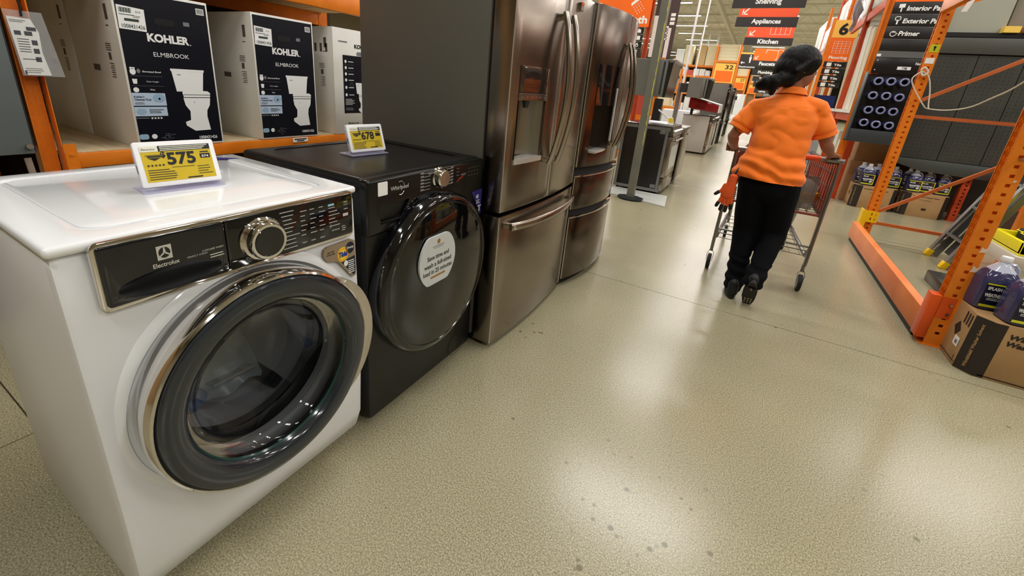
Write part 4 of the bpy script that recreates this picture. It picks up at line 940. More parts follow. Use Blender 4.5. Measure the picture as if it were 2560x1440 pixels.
for z, nm in ((1.0, 'lower'), (2.2, 'upper')): fill(-1.2, 2.4, 62, z, .6, .9, .5, .8, [3, 5, 3], 'grey goods on the dark far rack', 'carton on the %s shelf of the dark far rack' % nm)
# middle distance fill behind the ranges
far_rack(-6.4, -2.7, 17.5, (.15, .95, 1.7), 'orange low rack of white goods behind the range display', H=2.3)
for z, hh, nm in ((.15, .6, 'bottom'), (.95, .5, 'middle'), (1.7, .4, 'top')): fill(-6.4, -2.7, 17.5, z, hh*.6, hh, .3, .5, [0, 0, 3, 2, 6], 'white goods behind the ranges', 'packet on the %s shelf behind the ranges' % nm)
far_rack(-5.6, -1.95, 9.3, (.12, .9), 'orange shelving seen between the second refrigerator and the grey pole', H=3.6, D=.6)
for z, hh, nm in ((.12, .6, 'lower'), (.9, .6, 'upper')): fill(-5.6, -1.95, 9.3, z, hh*.6, hh, .22, .38, [0, 3, 4, 3, 5], 'goods behind the grey pole', 'packet on the %s shelf behind the grey pole' % nm, D=.4)
g = G(); g.box(0, .10, 0, .10, 0, 1.25); o = g.build('orange_panel', ORANGE, smooth=0); o.location = (-1.86, 8.9, 0); tag(o, 'narrow orange upright panel right of the grey pole', 'panel')
g = G(); g.box(0, .14, 0, .1, 0, 1.25); o = g.build('black_panel', INKB, smooth=0); o.location = (-1.75, 8.9, 0); tag(o, 'narrow black upright panel beside the orange upright panel', 'panel')
g = G(); g.box(0, .9, 0, .5, 0, .95, .02); o = g.build('display_bin', WHP, smooth=0); o.location = (-2.4, 13.6, 0); tag(o, 'white display counter behind the first ranges', 'counter')
# ================================================================ RIGHT SIDE: empty rack bay at the aisle
def slot_post(name, label, loc, H=3.6, m=None, guard=False, w=.082, d=.078, mirror=1):
    """upright: punched front face towards the camera (-Y) and punched side face towards the aisle (-X)"""
    m = m or ORANGE
    t = thing(name, label, 'rack post', loc, 0)
    hs = []; z = .08
    while z < H-.05: hs.append([(w*.42, z), (w*.66, z), (w*.66, z+.018), (w*.42, z+.018)]); z += .0508
    plate('camera_face', [(0, 0), (w, 0), (w, H), (0, H)], hs, .0025, m, t)
    hs = []; z = .06
    while z < H-.05:
        for x in (.020, .050): hs.append([(x, z), (x+.007, z), (x+.007, z+.022), (x, z+.022)])
        z += .0508
    plate('aisle_face', [(0, 0), (d, 0), (d, H), (0, H)], hs, .0025, m, t, face='x')
    g = G(); g.box(w-.0025, w, .001, d, 0, H); g.box(.001, w, d-.002, d, 0, H); g.box(.02, w-.01, .030, .033, 0, H); g.build('back_channel', m, t, smooth=0)
    g = G(); g.box(-.02, w+.02, -.01, d+.02, 0, .006); g.build('base_plate', m, t)
    return t
near = slot_post('rack_post', 'large near orange rack post with punched slots and white tape scraps', (1.195, 3.30, 0))
for z, s in ((.62, 1), (.50, 1.2), (1.02, .5)):
    g = G(); g.T = Matrix.Translation((.055, -.003, z)); g.prism([(0, 0), (.026*s, .006), (.030*s, .03*s), (.018*s, .024*s), (.006, .034*s), (.004, .015)], 0, .001); g.build('tape_scrap', mat('tape_scrap', (226, 200, 184), .6), near, smooth=0)
farp = slot_post('rack_post', 'farther orange rack post with yellow foot guard and a yellow sticker', (1.262, 5.80, 0), H=3.6)
g = G(); g.box(.005, .075, -.004, -.002, 1.90, 1.97); g.build('yellow_sticker', mat('lime_sticker', (196, 200, 30), .5), farp, smooth=0)
g = G(); g.text('!', .03, 1.915, .02, .04, -.0045, .03); g.build('sticker_mark', INKB, farp, smooth=0)
g = G(); g.box(.005, .07, -.004, -.002, 1.80, 1.85); g.build('white_sticker', INKW, farp, smooth=0)
t = thing('post_guard', 'yellow steel guard bolted around the foot of the farther orange post', 'guard', (1.215, 5.74, 0), 0)
g = G(); g.box(0, .012, 0, .13, .0, .335); g.build('side_plate', YEL, t); g = G(); g.box(0, .045, -.004, .004, .0, .335); g.build('front_plate', YEL, t)
plate('bolt_plate', [(.045, .215), (.135, .215), (.135, .335), (.045, .335)], [[(x, z), (x+.012, z), (x+.012, z+.028), (x, z+.028)] for x in (.070, .105) for z in (.238, .288)], .004, YEL, t, (0, 0, 0))
# rear posts and frame bracing (runs in X, away from the aisle)
def frame_brace(y, x0, x1, label, zs):
    t = thing('frame_brace', label, 'brace', (x0, y, 0), 0); W = x1-x0
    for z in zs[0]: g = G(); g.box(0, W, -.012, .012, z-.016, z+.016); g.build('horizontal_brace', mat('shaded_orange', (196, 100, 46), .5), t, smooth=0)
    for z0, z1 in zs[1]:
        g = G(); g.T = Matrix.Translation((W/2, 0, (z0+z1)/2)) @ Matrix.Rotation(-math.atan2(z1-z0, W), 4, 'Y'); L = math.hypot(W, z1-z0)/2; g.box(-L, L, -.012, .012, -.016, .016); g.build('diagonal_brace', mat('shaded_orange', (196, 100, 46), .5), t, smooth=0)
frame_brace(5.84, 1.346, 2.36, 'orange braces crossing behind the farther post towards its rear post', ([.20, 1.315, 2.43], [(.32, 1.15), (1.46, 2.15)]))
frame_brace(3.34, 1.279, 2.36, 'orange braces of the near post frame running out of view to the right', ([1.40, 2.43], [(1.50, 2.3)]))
for y, lab in ((5.80, 'rear orange post of the farther frame'), (3.30, 'rear orange post of the near frame')):
    g = G(); g.box(0, .082, 0, .078, 0, 3.6); o = g.build('rack_post', ORANGE, smooth=0); o.location = (2.362, y, 0); tag(o, lab, 'rack post')
# low beam between the posts with end connectors
t = thing('rack_beam', 'low orange beam lying along the aisle edge between the two right-hand posts', 'rack beam', (1.155, 3.38, 0), 0)
g = G(); g.mesh([(x, y, z) for y in (0, 2.34) for x, z in ((0, .04), (0, .20), (.055, .20), (.055, .04))], [(0, 1, 5, 4), (1, 2, 6, 5), (2, 3, 7, 6), (3, 0, 4, 7), (0, 3, 2, 1), (4, 5, 6, 7)]); g.build('beam', mat('beam_orange', (226, 122, 62), .4, nz=4, c2=(236, 136, 74)), t, bevel=.004)
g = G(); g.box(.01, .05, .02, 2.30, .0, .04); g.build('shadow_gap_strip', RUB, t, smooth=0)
g = G(); g.prism([(-.01, -.085), (.038, -.085), (.038, -.005), (-.01, -.005)], .04, .325, 'z'); cn = g.build('end_connector', mat('connector_orange', (222, 84, 22), .4), t, bevel=.003)
g = G(); g.prism([(.04, -.083), (.105, -.083), (.105, -.079), (.04, -.079)], .19, .325, 'z'); g.build('end_plate', mat('connector_orange', (222, 84, 22), .4), t)
for z in (.22, .28): g = G(); g.cyl((.085, -.083, z), (.085, -.092, z), .008, 10); g.build('bolt', CHROME, t)
# top beam bracket at the farther post
beam_top = thing('rack_beam', 'orange beam high above the empty bay, only its end showing at the farther post', 'rack beam', (1.24, 3.38, 2.24), 0)
g = G(); g.box(0, .05, 0, 2.42, 0, .12); g.build('beam', ORANGE, beam_top, bevel=.004)
g = G(); g.prism([(.0, 0), (.26, .10), (.26, .16), (0, .10)], 2.41, 2.414, 'y'); g.build('end_plate', ORANGE, beam_top, smooth=0)
g = G(); g.prism([(0, 0), (.04, .0), (.075, .13), (.035, .13)], -.001, .001); o = g.build('white_tag', INKW, smooth=0); o.location = (1.38, 5.78, 2.245); tag(o, 'small white tag hanging under the high beam end', 'tag')
# rope
t = thing('rope', 'white cord looped round the farther orange post and sagging across the empty bay', 'rope', (0, 0, 0), 0)
ROPE = mat('white_cord', (214, 206, 192), .7)
def smoothpts(P, n=8):
    out = []; P = [Vector(p) for p in P]
    for i in range(len(P)-1):
        p0, p1, p2, p3 = P[max(i-1, 0)], P[i], P[i+1], P[min(i+2, len(P)-1)]
        for k in range(n):
            u = k/n; out.append(.5*((2*p1)+(p2-p0)*u+(2*p0-5*p1+4*p2-p3)*u*u+(3*p1-p0-3*p2+p3)*u**3))
    out.append(P[-1]); return out
g = G(); g.tube(smoothpts([(1.27, 5.77, 1.73), (1.215, 5.76, 1.66), (1.255, 5.76, 1.57), (1.37, 5.76, 1.42), (1.41, 5.75, 1.395), (1.47, 5.5, 1.39), (1.52, 5.2, 1.42), (1.535, 4.9, 1.49), (1.50, 4.4, 1.59), (1.42, 3.6, 1.85), (1.30, 3.40, 1.98)]), .0055, 6); g.build('cord', ROPE, t)
g = G(); g.tube(smoothpts([(1.27, 5.77, 1.73), (1.33, 5.765, 1.68), (1.375, 5.765, 1.56), (1.40, 5.76, 1.44), (1.41, 5.75, 1.395)]), .0055, 6); g.build('loop', ROPE, t)
g = G(); g.tube(smoothpts([(1.26, 5.775, 1.74), (1.28, 5.76, 1.76), (1.31, 5.76, 1.72), (1.28, 5.755, 1.69), (1.26, 5.76, 1.73)]), .009, 6); g.build('knot', ROPE, t)
# ---------------------------------------------------------------- jugs and their cartons
JP = mat('purple_washer_fluid', (60, 58, 94), .12, coat=.4); JC = mat('clear_jug_plastic', (186, 190, 208), .12, coat=.4)
JL = mat('navy_label', (18, 20, 44), .35); JY = mat('lime_yellow_print', (214, 218, 40), .5); SPL = mat('sky_print', (120, 150, 190), .5); ORP = mat('rust_print', (190, 90, 50), .5)
def jug(loc, rz, label, grp, det=True):
    t = thing('fluid_jug', label, 'jug', loc, rz, grp); s = .072
    def sec(z, a, b, r): return [Vector((p[0], p[1], z)) for p in rrect(-a, -b, a, b, r, 4)]
    def loft(name, secs, m, cap=(True, True)):
        g = G(); rows = [[g.v(p) for p in q] for q in secs]
        for k in range(len(rows)-1):
            n = len(rows[k])
            for i in range(n): j = (i+1) % n; g.f([rows[k][i], rows[k][j], rows[k+1][j], rows[k+1][i]])
        if cap[0]: g.f(rows[0][::-1])
        if cap[1]: g.f(rows[-1])
        return g.build(name, m, t, 50)
    loft('fluid_body', [sec(0, .062, .058, .03), sec(.008, .076, .072, .036), (sec(.05, .078, .074, .036)), sec(.14, .078, .074, .036), sec(.175, .076, .072, .038), sec(.205, .066, .062, .04), sec(.222, .056, .053, .04)], JP)
    loft('clear_neck', [sec(.2225, .055, .052, .04), sec(.245, .038, .036, .03), sec(.262, .024, .024, .02), sec(.272, .021, .021, .02)], JC)
    g = G(); g.lathe([(.0001, .302), (.022, .302), (.024, .298), (.024, .276), (.022, .272)], 0, 0, 20, 'z'); g.build('cap', WHP, t)
    g = G(); g.tube([(.02, .0, .262), (.045, .0, .262), (.064, 0, .24), (.072, 0, .19), (.068, 0, .165)], (.010, .008), 8, (0, 1, 0)); g.build('handle', JC, t)
    g = G(); g.prism(rrect(-.070, .020, .070, .162, .004), -.0770, -.070); lb = g.build('label', JL, t, smooth=0)
    g = G(); y = -.0777; g.rect(-.070, .152, .070, .160, y); g.rect(-.070, .022, .070, .036, y); g.rect(.060, .036, .070, .152, y)
    g.m = 1; g.text('SPLASH', -.062, .122, .058, .019, y-.0002, .03); g.text('WEATHER REPEL', -.064, .082, .120, .021, y-.0002, .045); g.lines(-.05, .02, .072, 2, .008, .003, y-.0002); g.disc(.034, .062, .018, .014, y-.0003, 16)
    g.m = 2; g.poly([(.0, .105), (.022, .112), (.030, .106), (.018, .100)], y-.0002); g.m = 3; g.text('-25F', .022, .122, .034, .012, y-.0002, .03); g.m = 4; g.text('32', .026, .056, .016, .011, y-.0006, .03)
    g.build('label_print', [JY, INKW, SPL, ORP, INKB], lb, smooth=0)
    return t
def fluid_carton(loc, label, W, D, H, ch, words=True):
    t = thing('fluid_carton', label, 'box', loc, 0)
    pts = [(ch, 0), (W-ch, 0), (W, ch), (W, D-ch), (W-ch, D), (ch, D), (0, D-ch), (0, ch)]
    g = G(); g.prism(pts, 0, H, 'z'); g.build('carton', CARD, t, bevel=.003)
    BR = mat('dark_brown_carton_print', (44, 36, 28), .7); g = G(); e = .0015
    g.mesh([(0-e, ch+.0, .004), (ch, -e, .004), (ch, -e, H-.004), (0-e, ch, H-.004)], [(0, 1, 2, 3)])
    g.mesh([(ch, -e, .004), (ch+.045, -e, .004), (ch+.045, -e, H-.004), (ch, -e, H-.004)], [(0, 1, 2, 3)])
    g.mesh([(W+e, ch, .004), (W-ch, -e, .004), (W-ch, -e, H-.004), (W+e, ch, H-.004)], [(0, 1, 2, 3)])
    if words:
        g.text('Windshield', ch+.065, H-.075, .20, .030, -e, .05, .2); g.text('Washer Fluid', ch+.065, H-.115, .22, .030, -e, .05, .2)
        g.rect(ch+.02, .012, W*.75, .018, -e)
    else:
        g.text('Windshield Washer Fluid', ch+.06, H-.05, W*.55, .014, -e, .03); g.text('NON-FREEZING', ch+.14, H-.09, W*.25, .010, -e); g.rect(W*.5, .1, W*.5+.05, .13, -e)
    # side prints: hazard diamond, arrows, lines
    for k in range(3): g.rect(ch+.02+k*.03, H-.09, ch+.035+k*.03, H-.02, -e, 'x')
    cx, cz = ch+.12, H-.14; g.poly([(cx-.04, cz), (cx, cz+.045), (cx+.04, cz), (cx, cz-.045)], -e, 'x'); g.rect(ch+.03, .03, ch+.035, .06, -e, 'x')
    g.rect(ch+.01, .022, D-ch-.01, .027, -e, 'x')
    g.build('carton_print', BR, t, smooth=0)
    g = G(); a = Vector((0-e*2, ch, 0)); b_ = Vector((ch, -e*2, 0)); u = (b_-a).normalized()
    vs, fs, asp = text_mesh('Windshield Washer Solvent', .03, 0); L = H*.8; hh = .016; o_ = (a+b_)/2+u*.008
    g.mesh([(o_.x-u.x*v*hh-.0012, o_.y-u.y*v*hh-.0012, .03+w_*L) for w_, v in vs], fs); g.build('stripe_lettering', CARD, t, smooth=0)
    if words:
        g = G(); g.rect(ch+.045, .10, ch+.105, .155, -e*1.6, 'x'); g.m = 1; g.rect(ch+.058, .112, ch+.085, .135, -e*2.2, 'x'); g.build('white_label', [INKW, INKG], t, smooth=0)
    return t
fluid_carton((1.275, 3.03, 0), 'large brown fluid carton with black corner stripe at the foot of the near post', .46, .37, .33, .058)
jug((1.355, 3.27, .33), 8, 'rear purple washer fluid jug on the near brown carton', 'jugs on the near carton')
jug((1.432, 3.115, .33), 8, 'front purple washer fluid jug on the near brown carton', 'jugs on the near carton')
jug((1.60, 3.22, .33), 8, 'purple jug at the right on the near brown carton', 'jugs on the near carton')
fluid_carton((1.455, 7.83, 0), 'left brown fluid carton under the end display, black corner stripes', .50, .40, .325, .055, False)
fluid_carton((2.00, 7.85, 0), 'right brown fluid carton under the end display, next to the red post', .50, .40, .325, .055, False)
for x, y, l in ((1.53, 8.08, 'rear leftmost'), (1.575, 7.92, 'front leftmost'), (1.705, 8.10, 'rear second'), (1.745, 7.93, 'front second'), (1.885, 8.02, 'front third')):
    jug((x, y, .325), 5, '%s purple jug on the left carton under the end display' % l, 'jugs under the end display')
for x, y, l in ((2.055, 8.09, 'rear left'), (2.09, 7.93, 'front left'), (2.24, 8.0, 'middle'), (2.405, 8.0, 'right')):
    jug((x, y, .325), 5, '%s purple jug on the right carton under the end display' % l, 'jugs under the end display')
# ---------------------------------------------------------------- end display (z up, faces camera)
slot_post('rack_post', 'orange post at the left edge of the end display with the Interior Paint sign', (1.15, 7.96, 0), H=4.2, w=.075)
slot_post('rack_post', 'dull red post at the right of the end display near the floor', (2.58, 7.96, 0), H=2.28, m=REDOR)
slot_post('rack_post', 'red post foot seen left of the left fluid carton', (1.28, 8.25, 0), H=4.2, m=REDOR, w=.07)
t = thing('paint_sign', 'black end sign listing Interior Paint, Exterior Paint and Primer under an orange strip', 'sign', (1.22, 7.90, 2.11), 0)
g = G(); g.box(0, .55, 0, .02, .595, .72); g.build('orange_strip', SIGNO, t, smooth=0)
BS = mat('black_sign_face', (28, 26, 26), .4)
for k, wd in enumerate(('', 'Primer', 'Exterior Paint', 'Interior Paint')):
    z = .0+k*.149; g = G(); g.box(0, .55, -.006, .02, z+.003, z+.145); pn = g.build('sign_row', BS, t, bevel=.002)
    g = G(); g.box(0, .55, -.010, -.002, z-.002, z+.003); g.build('row_edge', INKG, t, smooth=0)
    if wd:
        g = G(); vs, fs, asp = text_mesh(wd, .03, .12); h = .058; g.text(wd, .14, z+.042, h*asp*.98, h, -.0075, .03, .12)
        cx, cz = .085, z+.075
        if k == 3: g.prism([(cx-.03, cz), (cx-.03, cz+.045), (cx+.03, cz+.050), (cx+.03, cz+.005)], -.0065, -.008); g.rect(cx-.006, cz-.045, cx+.008, cz, -.0075)
        if k == 2:
            for a in ((cx-.03, cz, cx-.022, cz+.05), (cx+.022, cz, cx+.03, cz+.05), (cx-.03, cz+.042, cx+.03, cz+.05), (cx-.03, cz, cx+.03, cz+.008)): g.rect(*a, -.0075)
            g.rect(cx-.006, cz-.045, cx+.010, cz, -.0075)
        if k == 1: g.ring(cx-.0, cz-.01, .026, .034, -.0075, 20); g.rect(cx-.03, cz+.005, cx+.03, cz+.013, -.0075); g.poly([(cx+.02, cz), (cx+.05, cz-.004), (cx+.03, cz-.02)], -.0075)
        g.build('lettering', INKW, pn, smooth=0)
t = thing('header_board', 'black header board with a white price label above the tube bin', 'sign', (1.21, 7.88, 1.83), 0)
g = G(); g.box(0, .58, 0, .03, 0, .20, .003); g.build('board', mat('gloss_black_board', (22, 20, 22), .3), t)
g = G(); g.box(0, .58, -.004, .03, .205, .275); g.build('ticket_rail', mat('grey_ticket_rail', (96, 98, 98), .4), t, smooth=0)
g = G(); g.rect(.26, .055, .40, .095, -.002); g.disc(.03, .045, .007, .007, -.002, 10); g.disc(.03, .165, .007, .007, -.002, 10); g.rect(.0, .212, .045, .245, -.006); g.m = 1; g.text('7.98', .31, .060, .05, .028, -.0045, .02)
g.m = 0; g.text('New', .43, .12, .06, .035, -.003, .02); g.build('header_print', [INKW, INKB], t, smooth=0)
# bin of blue tubes
t = thing('tube_bin', 'grey tilted bin full of blue wrapped tubes under the black header', 'bin', (1.16, 7.72, .92), 0)
BIN = mat('dark_grey_bin', (62, 68, 70), .4)
g = G(); g.box(0, .012, 0, .22, 0, .92, .003); g.build('side_panel', BIN, t); g = G(); g.box(.60, .612, 0, .22, 0, .92, .003); g.build('side_panel', BIN, t)
g = G(); g.box(0, .612, 0, .22, 0, .012); g.build('bottom_panel', BIN, t); g = G(); g.box(.012, .60, .205, .215, .012, .90); g.build('back_panel', mat('black_bin_back', (20, 22, 26), .5), t); g = G(); g.box(.012, .60, -.004, .006, .0, .17, .003); g.build('front_panel', mat('smoky_bin_front', (54, 60, 64), .3), t)
BT = mat('blue_wrapped_roll', (40, 46, 92), .22, coat=.5, nz=20, c2=(88, 92, 140)); BE = mat('pale_blue_roll_end', (96, 100, 150), .25, nz=60, c2=(150, 156, 192))
first = None; random.seed(5)
for r_, z in enumerate((1.72, 1.54, 1.355, 1.175)):
    for c_, x in enumerate((1.30, 1.43, 1.57)):
        lab = 'blue wrapped roll in the tube bin, row %s from the top, %s of three' % (('one', 'two', 'three', 'four')[r_], ('left', 'middle', 'right')[c_])
        xx, zz = x+random.uniform(-.006, .006), z+random.uniform(-.008, .008)
        if first is None:
            first = thing('wrapped_roll', lab, 'roll', (xx, 7.74, zz), 0, 'blue rolls in the bin')
            g = G(); g.lathe([(.030, .004), (.034, -.004), (.044, -.006), (.052, .0), (.052, .02)], 0, 0, 28); g.build('roll_end', BE, first)
            g = G(); g.lathe([(.052, .02), (.054, .06), (.054, .18)], 0, 0, 28); g.build('roll_body', BT, first); g = G(); g.lathe([(.030, .004), (.029, .17), (.0001, .17)], 0, 0, 20); g.build('roll_core', DARK, first)
        else: dup(first, (xx, 7.74, zz), None, lab)
# dark display back with pegboard
t = thing('pegboard_display', 'dark grey pegboard display standing at the end of the empty bay', 'display', (1.79, 7.88, .72), 0)
PB = mat('dark_pegboard', (50, 50, 46), .55, nz=3, c2=(58, 58, 52))
for k in range(4):
    hs = []
    for i in range(8):
        for j in range(28):
            x, z = .03+i*.045+k*.42, .10+j*.045; hs.append([(x, z), (x+.007, z), (x+.007, z+.007), (x, z+.007)])
    plate('peg_panel', [(k*.42+.004, .06), (k*.42+.416, .06), (k*.42+.416, 1.37), (k*.42+.004, 1.37)], hs, .005, PB, t)
g = G(); g.box(0, 1.70, .01, .05, .05, 1.38); g.build('backing', DARK, t, smooth=0)
g = G(); g.box(0, 1.70, -.02, .04, 1.385, 1.57, .004); g.build('top_rail', mat('grey_rail', (74, 74, 70), .4), t)
g = G(); g.box(0, 1.70, .0, .6, 1.58, 1.63); g.build('top_shelf', INKB, t, smooth=0)
g = G(); g.prism([(.0, -.02), (.0, .055), (1.0, .055), (1.04, .0), (1.03, -.07), (.96, -.115), (.3, -.10)], -.03, -.008); g.build('lower_curved_panel', mat('grey_curved_panel', (66, 70, 68), .4), t, bevel=.004)
g = G(); g.box(1.62, 1.70, -.01, .04, 0, 1.57); g.build('edge_strip', INKB, t, smooth=0)
for k, (x, w_, lab) in enumerate(((2.32, .14, 'small tan carton on the black shelf above the pegboard'), (2.50, .05, 'thin red-brown packet beside the small tan carton'),)):
    g = G(); g.box(0, w_, 0, .2, 0, .07); o = g.build('small_carton', PALM[6] if k == 0 else PALM[5], smooth=0); o.location = (x, 7.84, 2.352); tag(o, lab, 'box')
for k in range(3):
    g = G(); g.box(0, .60, 0, .5, 0, .55, .01); o = g.build('wrapped_carton', mat('grey_beige_carton', ((150, 150, 138), (126, 118, 104), (120, 112, 98))[k], .6, nz=2, c2=((168, 168, 156), (134, 126, 112), (128, 120, 106))[k]), smooth=0) if k else g.build('wrapped_carton', mat('grey_beige_carton0', (158, 160, 146), .6), smooth=0)
    o.location = (1.76+k*.62, 7.95+(k % 2)*.05, 2.352); tag(o, 'large grey-beige carton above the pegboard, %s of the row' % ('left', 'middle', 'right')[k], 'box')
# stock behind the bin and cartons
for (x, y, z, sx, sy, sz, mi, lab) in ((1.40, 8.25, 0, .5, .42, .62, 5, 'brown carton behind the left fluid carton'), (1.95, 8.27, 0, .60, .40, .70, 5, 'dark brown carton behind the right fluid carton'), (1.42, 8.27, .62, .45, .38, .28, 5, 'brown carton under the tube bin'), (1.36, 8.0, .905, .80, .22, .02, 5, 'flat brown carton just below the tube bin')):
    g = G(); g.box(0, sx, 0, sy, 0, sz, .004); o = g.build('storage_carton', PALM[mi] if lab[0] != 'd' else mat('dark_carton', (70, 48, 34), .8), smooth=0); o.location = (x, y, z); tag(o, lab, 'box')
g = G(); g.box(0, 4.2, 0, .03, 0, 2.9); o = g.build('back_sheet', mat('dark_brown_board', (58, 44, 34), .8), smooth=0); o.location = (1.38, 8.70, 0); tag(o, 'dark brown sheet added behind the end display to keep it dark', 'panel')  # added sheet, its dark colour makes the space behind the display dark
# red bins right of the red post
for k in range(3):
    g = G(); g.prism(rrect(0, 0, .34, .13, .03), 0, .3, 'y'); o = g.build('red_bin', mat('bright_red_plastic', (214, 40, 30), .35), smooth=35); o.location = (2.80, 7.55, .32+k*.14); tag(o, 'bright red plastic bin, %s of the stack right of the red post' % ('bottom', 'middle', 'top')[k], 'bin')
g = G(); g.box(0, .5, 0, .4, 0, .315, .004); o = g.build('storage_carton', mat('dark_carton', (70, 48, 34), .8), smooth=0); o.location = (2.75, 7.55, 0); tag(o, 'dark carton under the stack of red bins', 'box')
# ---------------------------------------------------------------- ladder leaning in the empty bay
t = thing('step_ladder', 'folded grey aluminium stepladder with yellow feet leaning in the empty bay', 'ladder', (1.80, 5.26, 0), 0)
lean = math.atan2(.30, .90); RB = Matrix.Rotation(lean, 4, 'Y')
LG = mat('ladder_grey', (120, 122, 120), .35, .8); LD = mat('ladder_dark_grey', (84, 86, 84), .4, .5)
for y in (0, .43):
    g = G(); g.T = RB; g.box(-.012, .012, y-.02, y+.03, .05, 1.9, .003, 1); g.build('front_rail', ALU, t); g = G(); g.T = RB; g.box(.03, .085, y-.012, y+.022, .03, 1.85, .003, 1); g.build('rear_rail', LG, t)
    g = G(); g.T = RB; g.box(-.02, .03, y-.028, y+.038, .0, .07, .006); g.build('foot', YEL, t)
    g = G(); g.T = RB; g.tube([(.0, y+.005, .10), (.05, y+.02, .26)], .008, 6); g.build('spreader', ALU, t)
for k in range(6):
    g = G(); g.T = RB; g.box(-.015, .075, .0, .41, .26+k*.30, .285+k*.30, .003, 1); g.build('step', LG, t)
g = G(); g.T = RB; g.box(.088, .092, .02, .40, .10, 1.8); g.build('back_sheet', LD, t, smooth=0)
g = G(); g.box(0, .22, 0, .35, 0, .09, .01); o = g.build('metal_bin', mat('galvanised_bin', (96, 96, 92), .3, .8)); o.location = (1.56, 4.42, 0); tag(o, 'low grey metal bin on the floor below the ladder', 'bin')
# yellow and black gloves tray at the right edge
t = thing('yellow_tray', 'bright yellow open tray on a pale shelf at the right edge, behind the near post', 'tray', (1.93, 4.55, .40), 0)
g = G(); g.box(0, .40, 0, .03, 0, .09, .004); g.box(0, .03, 0, .5, 0, .09, .004); g.box(0, .40, .47, .5, 0, .09, .004); g.box(0, .4, 0, .5, -.01, .01); g.build('tray', mat('bright_yellow_plastic', (238, 226, 20), .35), t)
g = G(); g.box(1.90, 2.34, 4.5, 5.1, .29, .388, .004); o = g.build('pale_shelf', mat('cream_shelf', (206, 200, 186), .5)); tag(o, 'pale shelf under the bright yellow tray', 'shelf')
for x in (1.92, 2.29):
    for y in (4.52, 5.05): g = G(); g.box(x, x+.03, y, y+.03, 0, .29); c = g.build('leg', DGREY, o, smooth=0)
GLY = mat('yellow_glove_rubber', (240, 228, 30), .4); GLB = mat('black_glove_fabric', (18, 18, 18), .6)
for k, (dy, lab) in enumerate(((0, 'front'), (.14, 'middle'), (.28, 'rear'))):
    t = thing('work_glove', 'black work glove with yellow back in the yellow tray, %s one' % lab, 'glove', (2.02+.03*k, 4.66+dy, .41), 0)
    g = G(); g.box(-.04, .20, -.05, .05, 0, .13, .03, 3); g.build('palm', GLB, t); g = G(); g.prism([(-.05, .10), (.10, .17), (.22, .16), (.24, .10), (.05, .12)], -.056, .056, 'y'); g.build('yellow_back', GLY, t, bevel=.008)
    for f_ in range(4): g = G(); g.tube([(.0+.05*f_, -.05, .04), (.0+.05*f_, -.085, .05), (-.01+.05*f_, -.10, .02)], .014, 8); g.build('finger', GLB, t)
t = thing('glove_pack', 'yellow and black glove pack hanging above the yellow tray', 'glove', (2.06, 4.98, .62), 0)
g = G(); g.prism([(0, 0), (.12, -.02), (.2, .04), (.18, .14), (.04, .12)], 0, .05); g.build('pack', GLY, t, bevel=.01)
g = G(); g.prism([(.02, .13), (.2, .15), (.22, .28), (.06, .26)], 0, .05); g.build('dark_pack', GLB, t, bevel=.01)
g = G(); g.box(.08, .12, .012, .03, -.24, .02); g.build('stand', DGREY, t, smooth=0)
# metal stub on near post
g = G(); g.cyl((1.24, 3.29, 1.145), (1.24, 3.20, 1.145), .010, 10); o = g.build('hook_bar', ALU); tag(o, 'short metal bar sticking out of the near orange post', 'hook')
